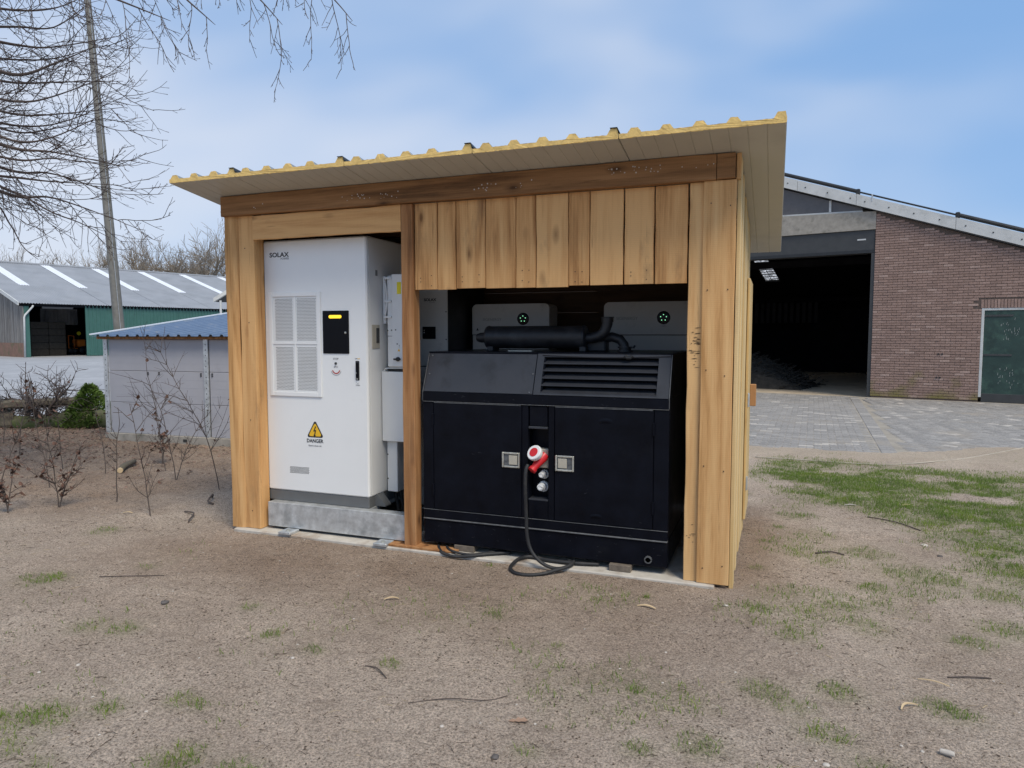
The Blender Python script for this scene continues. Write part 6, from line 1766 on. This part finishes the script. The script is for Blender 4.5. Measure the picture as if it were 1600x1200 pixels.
# dwarf conifer
rr = random.Random(41)
cf = thing('dwarf_conifer', 'small dense green cone shaped conifer behind the mossy logs', 'conifer', (-7.0, 4.25, 0.0))
cm = MB()
for k in range(5200):
    z = rr.random() ** 1.25; a = rr.uniform(0, 6.283)
    lump = 0.86 + 0.2 * float(vnoise(a * 2.2 + 5, z * 6)) + 0.10 * float(vnoise(a * 6, z * 15))
    rad = (0.50 * (1 - z) ** 0.95 + 0.03) * lump * rr.uniform(0.78, 1.0)
    p = Vector((-7.0 + rad * math.cos(a), 4.25 + rad * math.sin(a), 0.05 + z * 0.66 + rr.uniform(-.03, .03)))
    o_ = Vector((math.cos(a), math.sin(a), rr.uniform(0.1, 1.1))).normalized(); s_ = side_dir(o_, rr, 0.5); w = s_.orthogonal().normalized() * rr.uniform(0.007, 0.013); l = rr.uniform(0.035, 0.075)
    cm.add([p - w, p + w, p + s_ * l * 0.7 + w * 0.7, p + s_ * l, p + s_ * l * 0.7 - w * 0.7], [(0, 1, 2, 3, 4)])
part('foliage', cm, M_CONIF, cf)
part('trunk', MB().tube([(-7.0, 4.25, -0.02), (-7.0, 4.25, 0.5)], [0.05, 0.02], 8), M_BARK, cf)
# bench and mossy logs
bn = thing('rotten_bench', 'weathered plank bench grown over behind the mossy logs', 'bench', (-7.65, 3.85, 0.0))
def along(p, q, w, z0, z1, jit=0.012, n=10, rr=random.Random(5)):
    p = Vector(p); q = Vector(q); d = (q - p).normalized(); s = Vector((-d.y, d.x, 0)); m = MB(); vs = []
    for i in range(n + 1):
        c = p.lerp(q, i / n)
        for a in range(8):
            an = 2 * math.pi * (a + 0.5) / 8
            xw = max(-1, min(1, 1.25 * math.cos(an))); zw = max(-1, min(1, 1.25 * math.sin(an)))
            o_ = c + s * (w / 2 * xw + rr.uniform(-jit, jit)); vs.append((o_.x, o_.y, (z0 + z1) / 2 + (z1 - z0) / 2 * zw + rr.uniform(-jit, jit)))
    fs = [(i * 8 + a, i * 8 + (a + 1) % 8, i * 8 + 8 + (a + 1) % 8, i * 8 + 8 + a) for i in range(n) for a in range(8)] + [tuple(range(7, -1, -1)), tuple(n * 8 + a for a in range(8))]
    return m.add(vs, fs)
part('seat', along((-8.02, 3.25, 0), (-7.05, 4.45, 0), 0.26, 0.36, 0.50), M_BENCH, bn)
part('leg', along((-7.98, 3.36, 0), (-7.86, 3.50, 0), 0.2, -0.02, 0.352, n=3), M_BENCH, bn)
part('leg', along((-7.22, 4.24, 0), (-7.12, 4.36, 0), 0.2, -0.02, 0.352, n=3), M_BENCH, bn)
for (p, q, h, w, lab) in (((-8.15, 3.30, 0), (-7.46, 3.78, 0), 0.22, 0.2, 'low mossy log in front of the gnarled shrub'),
                    ((-7.45, 3.80, 0), (-6.78, 4.10, 0), 0.27, 0.22, 'mossy squared log in front of the dwarf conifer'),
                    ((-6.72, 4.12, 0), (-6.10, 4.45, 0), 0.30, 0.22, 'short mossy log butting against the low grey shed')):
    lo_ = solo('mossy_log', along(p, q, w, -0.03, h, 0.016, 12), M_MOSS, lab, 'log', ((p[0] + q[0]) / 2, (p[1] + q[1]) / 2, 0.0), smooth=60)
    lo_['group'] = 'mossy edging logs'
# fallen branch piece
br = thing('fallen_branch', 'short broken branch piece lying in the planting bed', 'branch', (-3.15, 1.65, 0.0))
z = float(ground_z(-3.1, 1.6))
part('bark', MB().tube([(-3.02, 1.46, z + 0.03), (-3.10, 1.56, z + 0.045), (-3.2, 1.72, z + 0.05), (-3.28, 1.88, z + 0.045)], [0.032, 0.036, 0.036, 0.03], 9), M_BENCH, br, smooth='all')
part('cut_end', MB().tube([(-3.005, 1.443, z + 0.029), (-3.025, 1.464, z + 0.031)], [0.030, 0.0325], 9), M_CHIPW, br)

# ================================================================== GROUND LITTER
def gz(x, y): return float(ground_z(x, y))
# grass
rr = random.Random(51)
N = 620000
xs = npr.uniform(0.0, 9.2, N); ys = npr.uniform(-3.0, 5.75, N)
ga_ = grass_amt(xs, ys)
clump = fbm(xs * 7, ys * 7, 2)
keep = (npr.rand(N) < ga_ * np.clip((clump - 0.25) / 0.3, 0.15, 1) * 0.95) & ~((xs > -0.1) & (xs < 4.12) & (ys > -0.06) & (ys < 2.2))
px_, py_ = xs[keep], ys[keep]
tufts = TUFTS
tx, ty, tg = [], [], []
for (x, y, r_) in tufts:
    n = int((40 + 10000 * r_ * r_) * rr.uniform(0.15, 0.9))
    a = npr.uniform(0, 6.283, n); q = np.sqrt(npr.rand(n)) * r_ * (0.35 + 0.65 * vnoise(3 * np.cos(a) + x * 9, 3 * np.sin(a) + y * 9)) * 1.15
    tx += list(x + q * np.cos(a) * 1.3); ty += list(y + q * np.sin(a))
def blades(X, Y, hmin, hmax, wmin, wmax):
    n = len(X); Z = ground_z(X, Y) - 0.004
    a = npr.uniform(0, 6.283, n); h = npr.uniform(hmin, hmax, n); w = npr.uniform(wmin, wmax, n); ln = npr.uniform(0.2, 1.1, n); b = npr.uniform(0, 6.283, n)
    dx, dy = np.cos(a) * w, np.sin(a) * w; lx, ly = np.cos(b) * h * ln, np.sin(b) * h * ln
    V = np.stack([np.stack([X - dx, Y - dy, Z], 1), np.stack([X + dx, Y + dy, Z], 1), np.stack([X + dx * .7 + lx * .4, Y + dy * .7 + ly * .4, Z + h * .65], 1), np.stack([X - dx * .7 + lx * .4, Y - dy * .7 + ly * .4, Z + h * .65], 1), np.stack([X + lx, Y + ly, Z + h * np.clip(1.15 - 0.4 * ln, .5, 1)], 1)], 1).reshape(-1, 3)
    i = np.arange(n) * 5
    F = [(k, k + 1, k + 2, k + 3) for k in i] + [(k + 3, k + 2, k + 4) for k in i]
    return V, F
V1, F1 = blades(px_, py_, 0.015, 0.045, 0.0014, 0.003)
V2, F2 = blades(np.array(tx), np.array(ty), 0.012, 0.042, 0.001, 0.0024)
m = MB(); m.v = V1.tolist() + V2.tolist(); m.f = F1 + [tuple(q + len(V1) for q in f) for f in F2]
gr = link('grass', m.mesh('grass', M_GRASS, recalc=False)); tag(gr, 'short green grass and tufts growing in the sandy soil', 'grass', kind='stuff')
# dry straw, twigs and crumbs scattered over the sand
def scatter(n, x0, x1, y0, y1, dens=None):
    X = npr.uniform(x0, x1, n); Y = npr.uniform(y0, y1, n)
    k = np.ones(n, bool)
    if dens is not None: k = npr.rand(n) < dens(X, Y)
    k &= ~((X > -0.04) & (X < 4.03) & (Y > -0.03) & (Y < 2.1))
    return X[k], Y[k]
def sticks(X, Y, lmin, lmax, r, rr):
    m = MB()
    Z = ground_z(X, Y)
    for x, y, z in zip(X, Y, Z):
        a = rr.uniform(0, 6.283); l = rr.uniform(lmin, lmax) * (0.5 + rr.random()); b = a + rr.uniform(-.5, .5); rr_ = r * rr.uniform(0.6, 1.4)
        p0 = Vector((x, y, z + rr_ * 0.6)); p1 = p0 + Vector((math.cos(a) * l * .5, math.sin(a) * l * .5, rr.uniform(0, l * 0.12))); p2 = p1 + Vector((math.cos(b) * l * .5, math.sin(b) * l * .5, -rr.uniform(0, l * 0.1)))
        m.tube([p0, p1, p2], [rr_, rr_, rr_ * 0.6], 3, cap=False)
    return m
rr = random.Random(61)
clus = lambda X, Y: np.clip((fbm(X * 2.2 + 3, Y * 2.2, 3) - 0.38) / 0.2, 0.1, 1)
X, Y = scatter(11000, -5, 7.5, -3.1, 4.5, clus)
o = link('dark_twig_litter', sticks(X, Y, 0.012, 0.05, 0.0012, rr).mesh('dark_twig_litter', M_DEBRIS, recalc=False)); tag(o, 'thin dark twigs and rootlets strewn over the sand', 'litter', kind='stuff')
X, Y = scatter(7000, -4, 8.5, -3.1, 5.8, lambda X, Y: np.clip((fbm(X * 1.5 + 9, Y * 1.5, 3) - 0.4) / 0.2, 0.1, 1) * np.where(Y > 4.2, 1, 0.5))
o = link('dry_straw', sticks(X, Y, 0.012, 0.045, 0.0011, rr).mesh('dry_straw', M_STRAW, recalc=False)); tag(o, 'pale dry straw bits strewn over the sand', 'straw', kind='stuff')
def lump(m, x, y, s, rr, flat=0.6, dz=0.0):
    z = gz(x, y) + dz; n = 5
    vs = []; 
    for (u, v, w) in ((1, 0, 0), (-1, 0, 0), (0, 1, 0), (0, -1, 0), (0, 0, 1), (0, 0, -1), (.6, .6, .5), (-.6, .6, .5), (.6, -.6, .5), (-.6, -.6, .5)):
        q = s * rr.uniform(0.75, 1.15); vs.append((x + u * q, y + v * q, z + w * q * flat))
    m.add(vs, [(0, 6, 4), (6, 2, 4), (2, 7, 4), (7, 1, 4), (1, 9, 4), (9, 3, 4), (3, 8, 4), (8, 0, 4), (0, 2, 6), (2, 1, 7), (1, 3, 9), (3, 0, 8)])
m = MB(); X, Y = scatter(26000, -4.5, 7.0, -3.1, 4.0, clus)
for x, y in zip(X, Y): lump(m, x, y, rr.uniform(0.002, 0.0065), rr, 0.7)
o = link('soil_crumbs', m.mesh('soil_crumbs', M_DEBRIS, recalc=False)); tag(o, 'dark crumbs of soil scattered over the sand', 'soil', kind='stuff')
m = MB(); X, Y = scatter(900, -4.0, 7.0, -3.1, 5.0)
for x, y in zip(X, Y): lump(m, x, y, rr.uniform(0.003, 0.008), rr, 0.6)
o = link('gravel', m.mesh('gravel', M_STONE, recalc=False)); tag(o, 'tiny pale gravel bits in the sand', 'gravel', kind='stuff')
# leaf litter in the planting bed and under the tree
m = MB(); X, Y = scatter(9000, -9.0, -0.8, 0.1, 4.6, lambda X, Y: np.clip((-1.5 - X) / 4.0, 0.02, 1) * np.clip((Y - 0.3) / 2.2, 0.03, 1))
for x, y in zip(X, Y):
    leaf(m, (x, y, gz(x, y) + rr.uniform(0.002, 0.02)), rr.uniform(0.025, 0.06), rr, True)
o = link('leaf_litter', m.mesh('leaf_litter', M_LITTER, recalc=False)); tag(o, 'brown fallen leaves lying thick in the planting bed', 'leaf litter', kind='stuff')

# single stones, chips, sticks that can be picked out
def pebble(x, y, s, mat, label, flat=0.55, name='stone'):
    rr = random.Random(int(x * 1000) + int(y * 77)); z = gz(x, y)
    m = MB(); vs = []; nr = 5; ns = 9; sx_ = rr.uniform(0.8, 1.3)
    for i in range(nr + 1):
        th = math.pi * i / nr
        for j in range(ns):
            ph = 2 * math.pi * j / ns; q = s * rr.uniform(0.88, 1.1)
            vs.append((x + q * sx_ * math.sin(th) * math.cos(ph), y + q * math.sin(th) * math.sin(ph), z + s * flat * 0.3 + q * flat * math.cos(th)))
    fs = [(i * ns + j, i * ns + (j + 1) % ns, (i + 1) * ns + (j + 1) % ns, (i + 1) * ns + j) for i in range(nr) for j in range(ns)]
    m.add(vs, fs)
    return solo(name, m, mat, label, 'stone', (x, y, z), smooth=50)
for (x, y, s, mt_, lab) in ((1.05, -2.23, 0.012, M_STONE, 'small white stone above the big grass tuft, nearest the picture edge but one'),
    (0.93, -2.34, 0.010, M_STONE, 'tiny white stone nearest the picture edge above the big grass tuft'),
    (2.01, -1.82, 0.009, M_STONE, 'small white stone in bare sand in front of the white cabinet'),
    (2.96, -2.07, 0.010, M_STONE, 'little pale stone directly in front of the generator plug, well out on the sand'),
    (3.24, -2.17, 0.018, M_STONED, 'rounded grey stone low on the sand before the generator doors'),
    (4.45, -1.80, 0.012, M_STONE, 'rounded pale stone at the very bottom of the sand on the paving side'),
    (4.81, -1.57, 0.009, M_STONE, 'pale pebble beside the cylindrical stone'),
    (4.74, -1.55, 0.006, M_STONE, 'smallest pebble next to the pale pebble and the cylindrical stone'),
    (3.99, -0.32, 0.012, M_STONE, 'white stone in front of the broad corner board of the shed'),
    (0.80, -1.47, 0.026, M_STONED, 'brown clod far out before the planting bed'),
    (5.36, 1.55, 0.022, M_STONE, 'white stone at the near edge of the grass'),
    (5.42, 1.30, 0.018, M_STONED, 'small dark stone near the grass edge')):
    pebble(x, y, s, mt_, lab)
m = MB().lathe((4.87, -1.56, gz(4.88, -1.55) + 0.012), (0.8, -0.25, 0.05), [(0, 0.007), (0.003, 0.010), (0.03, 0.011), (0.048, 0.0095), (0.05, 0.006)], 12)
solo('cylindrical_stone', m, M_STONE, 'pale cylindrical bit of stone on the sand', 'stone', (4.9, -1.56, gz(4.9, -1.56)), smooth=40)
def chip(x, y, l, w, a, mat, lab, name, cat, curve=0.1):
    z = gz(x, y) + 0.006; m = MB(); vs = []; n = 6
    for i in range(n + 1):
        t = i / n; c = Vector((x + math.cos(a) * l * (t - .5), y + math.sin(a) * l * (t - .5), z + 0.008 * math.sin(t * 3.1)))
        s = Vector((-math.sin(a), math.cos(a), 0)) * w / 2 * (0.4 + 0.6 * math.sin(0.4 + t * 2.4)); c = c + Vector((-math.sin(a), math.cos(a), 0)) * curve * l * math.sin(t * 3.1)
        vs += [tuple(c - s), tuple(c + s), tuple(c + s + Vector((0, 0, .004))), tuple(c - s + Vector((0, 0, .004)))]
    fs = [(i * 4 + k, i * 4 + (k + 1) % 4, i * 4 + 4 + (k + 1) % 4, i * 4 + 4 + k) for i in range(n) for k in range(4)] + [(3, 2, 1, 0), (n * 4, n * 4 + 1, n * 4 + 2, n * 4 + 3)]
    return solo(name, m.add(vs, fs), mat, lab, cat, (x, y, z - 0.006))
chip(3.55, -0.53, 0.11, 0.017, -0.1, M_CHIPW, 'pale wood chip lying before the corner boards of the shed', 'wood_chip', 'wood chip')
chip(2.06, -0.94, 0.09, 0.012, 0.5, M_CHIPW, 'thin wood splinter lying before the foot of the reddish post', 'wood_chip', 'wood chip')
chip(4.82, -1.22, 0.10, 0.010, 0.75, M_CHIPW, 'curved straw stalk lying beside a grass tuft', 'straw_stalk', 'straw', 0.2)
chip(4.97, -0.91, 0.13, 0.006, -0.25, M_CHIPW, 'long straight straw stalk on bare sand', 'straw_stalk', 'straw', 0.02)
chip(-1.22, 0.01, 0.09, 0.016, 0.2, M_CHIPW, 'pale wood chip at the foot of the crooked sapling', 'wood_chip', 'wood chip')
chip(5.45, 2.95, 0.13, 0.022, 0.9, M_CHIPW, 'light wood chip lying in the grass', 'wood_chip', 'wood chip')
chip(4.95, 2.75, 0.12, 0.02, 0.3, M_STONE, 'bleached chip at the edge of the grass patch', 'wood_chip', 'wood chip')
def stick(pts, r, lab, mat=M_STEM):
    P = [(x, y, gz(x, y) + r + h) for x, y, h in pts]
    solo('stick', MB().tube(smooth_path(P, 4), r, 6), mat, lab, 'stick', P[0], smooth='all')
stick([(5.05, -0.80, 0), (5.14, -0.77, .006), (5.24, -0.76, 0)], 0.0035, 'short dark stick on bare sand beside the long straw stalk')
stick([(2.38, -1.74, 0), (2.46, -1.76, .008), (2.54, -1.81, 0)], 0.003, 'thin crooked stick on the sand before the generator')
stick([(2.75, -1.98, 0), (2.9, -1.88, .006), (3.05, -1.80, 0), (3.12, -1.72, 0)], 0.0024, 'long thin curved twig lying in front of the generator plug')
stick([(-0.85, 0.30, 0), (-0.66, 0.22, .02), (-0.55, 0.06, .01), (-0.52, 0.02, 0)], 0.007, 'bent stick lying between the crooked sapling and the shed')
stick([(-1.05, 0.85, 0.0), (-0.95, 0.75, .05), (-0.88, 0.62, .02), (-0.80, 0.60, 0.0)], 0.010, 'knobbly root piece lying behind the crooked sapling')
stick([(0.02, -1.28, 0), (0.25, -1.20, .004), (0.42, -1.12, 0)], 0.003, 'dark stick at the picture edge in front of the planting bed')
stick([(4.55, 1.0, 0), (4.66, 1.06, .006), (4.75, 1.05, 0)], 0.006, 'dark piece of bark beside the shed wall')
stick([(5.05, 2.35, 0), (5.25, 2.22, .01), (5.42, 2.05, 0)], 0.005, 'grey stick lying along the near edge of the grass')
lf = MB(); z = gz(3.28, -1.90)
oak = [(0, 0), (0.02, 0.012), (0.03, 0.006), (0.045, 0.02), (0.055, 0.010), (0.07, 0.018), (0.085, 0.0), (0.07, -0.018), (0.055, -0.010), (0.045, -0.02), (0.03, -0.006), (0.02, -0.012)]
a = 0.4; cpt = [(3.20 + x * math.cos(a) - y * math.sin(a), -1.92 + x * math.sin(a) + y * math.cos(a), z + 0.008 + 0.3 * abs(y)) for x, y in oak]
cpt2 = [(x, y, zz + 0.0012) for x, y, zz in cpt]
n = len(cpt); lf.add(cpt + cpt2, [tuple(range(n))[::-1], tuple(range(n, 2 * n))] + [(i, (i + 1) % n, n + (i + 1) % n, n + i) for i in range(n)])
solo('oak_leaf', lf, simple('dry_oak_leaf', (0.34, 0.22, 0.15), 0.8, var=0.2), 'dry lobed oak leaf lying on the sand before the generator', 'leaf', (3.2, -1.92, z))
hp_ = [(4.02, 5.19), (4.5, 5.16), (5.1, 5.08), (5.6, 5.12), (6.1, 5.42), (6.69, 5.99), (7.57, 7.15), (8.6, 8.6)]
P = [(x, y, (gz(x, y) if y < 5.7 else -0.008) + 0.012) for x, y in hp_]
solo('hose', MB().tube(smooth_path(P, 6), 0.006, 7), M_HOSE, 'pale bleached hose lying along the edge of the paving', 'hose', P[0], smooth='all')
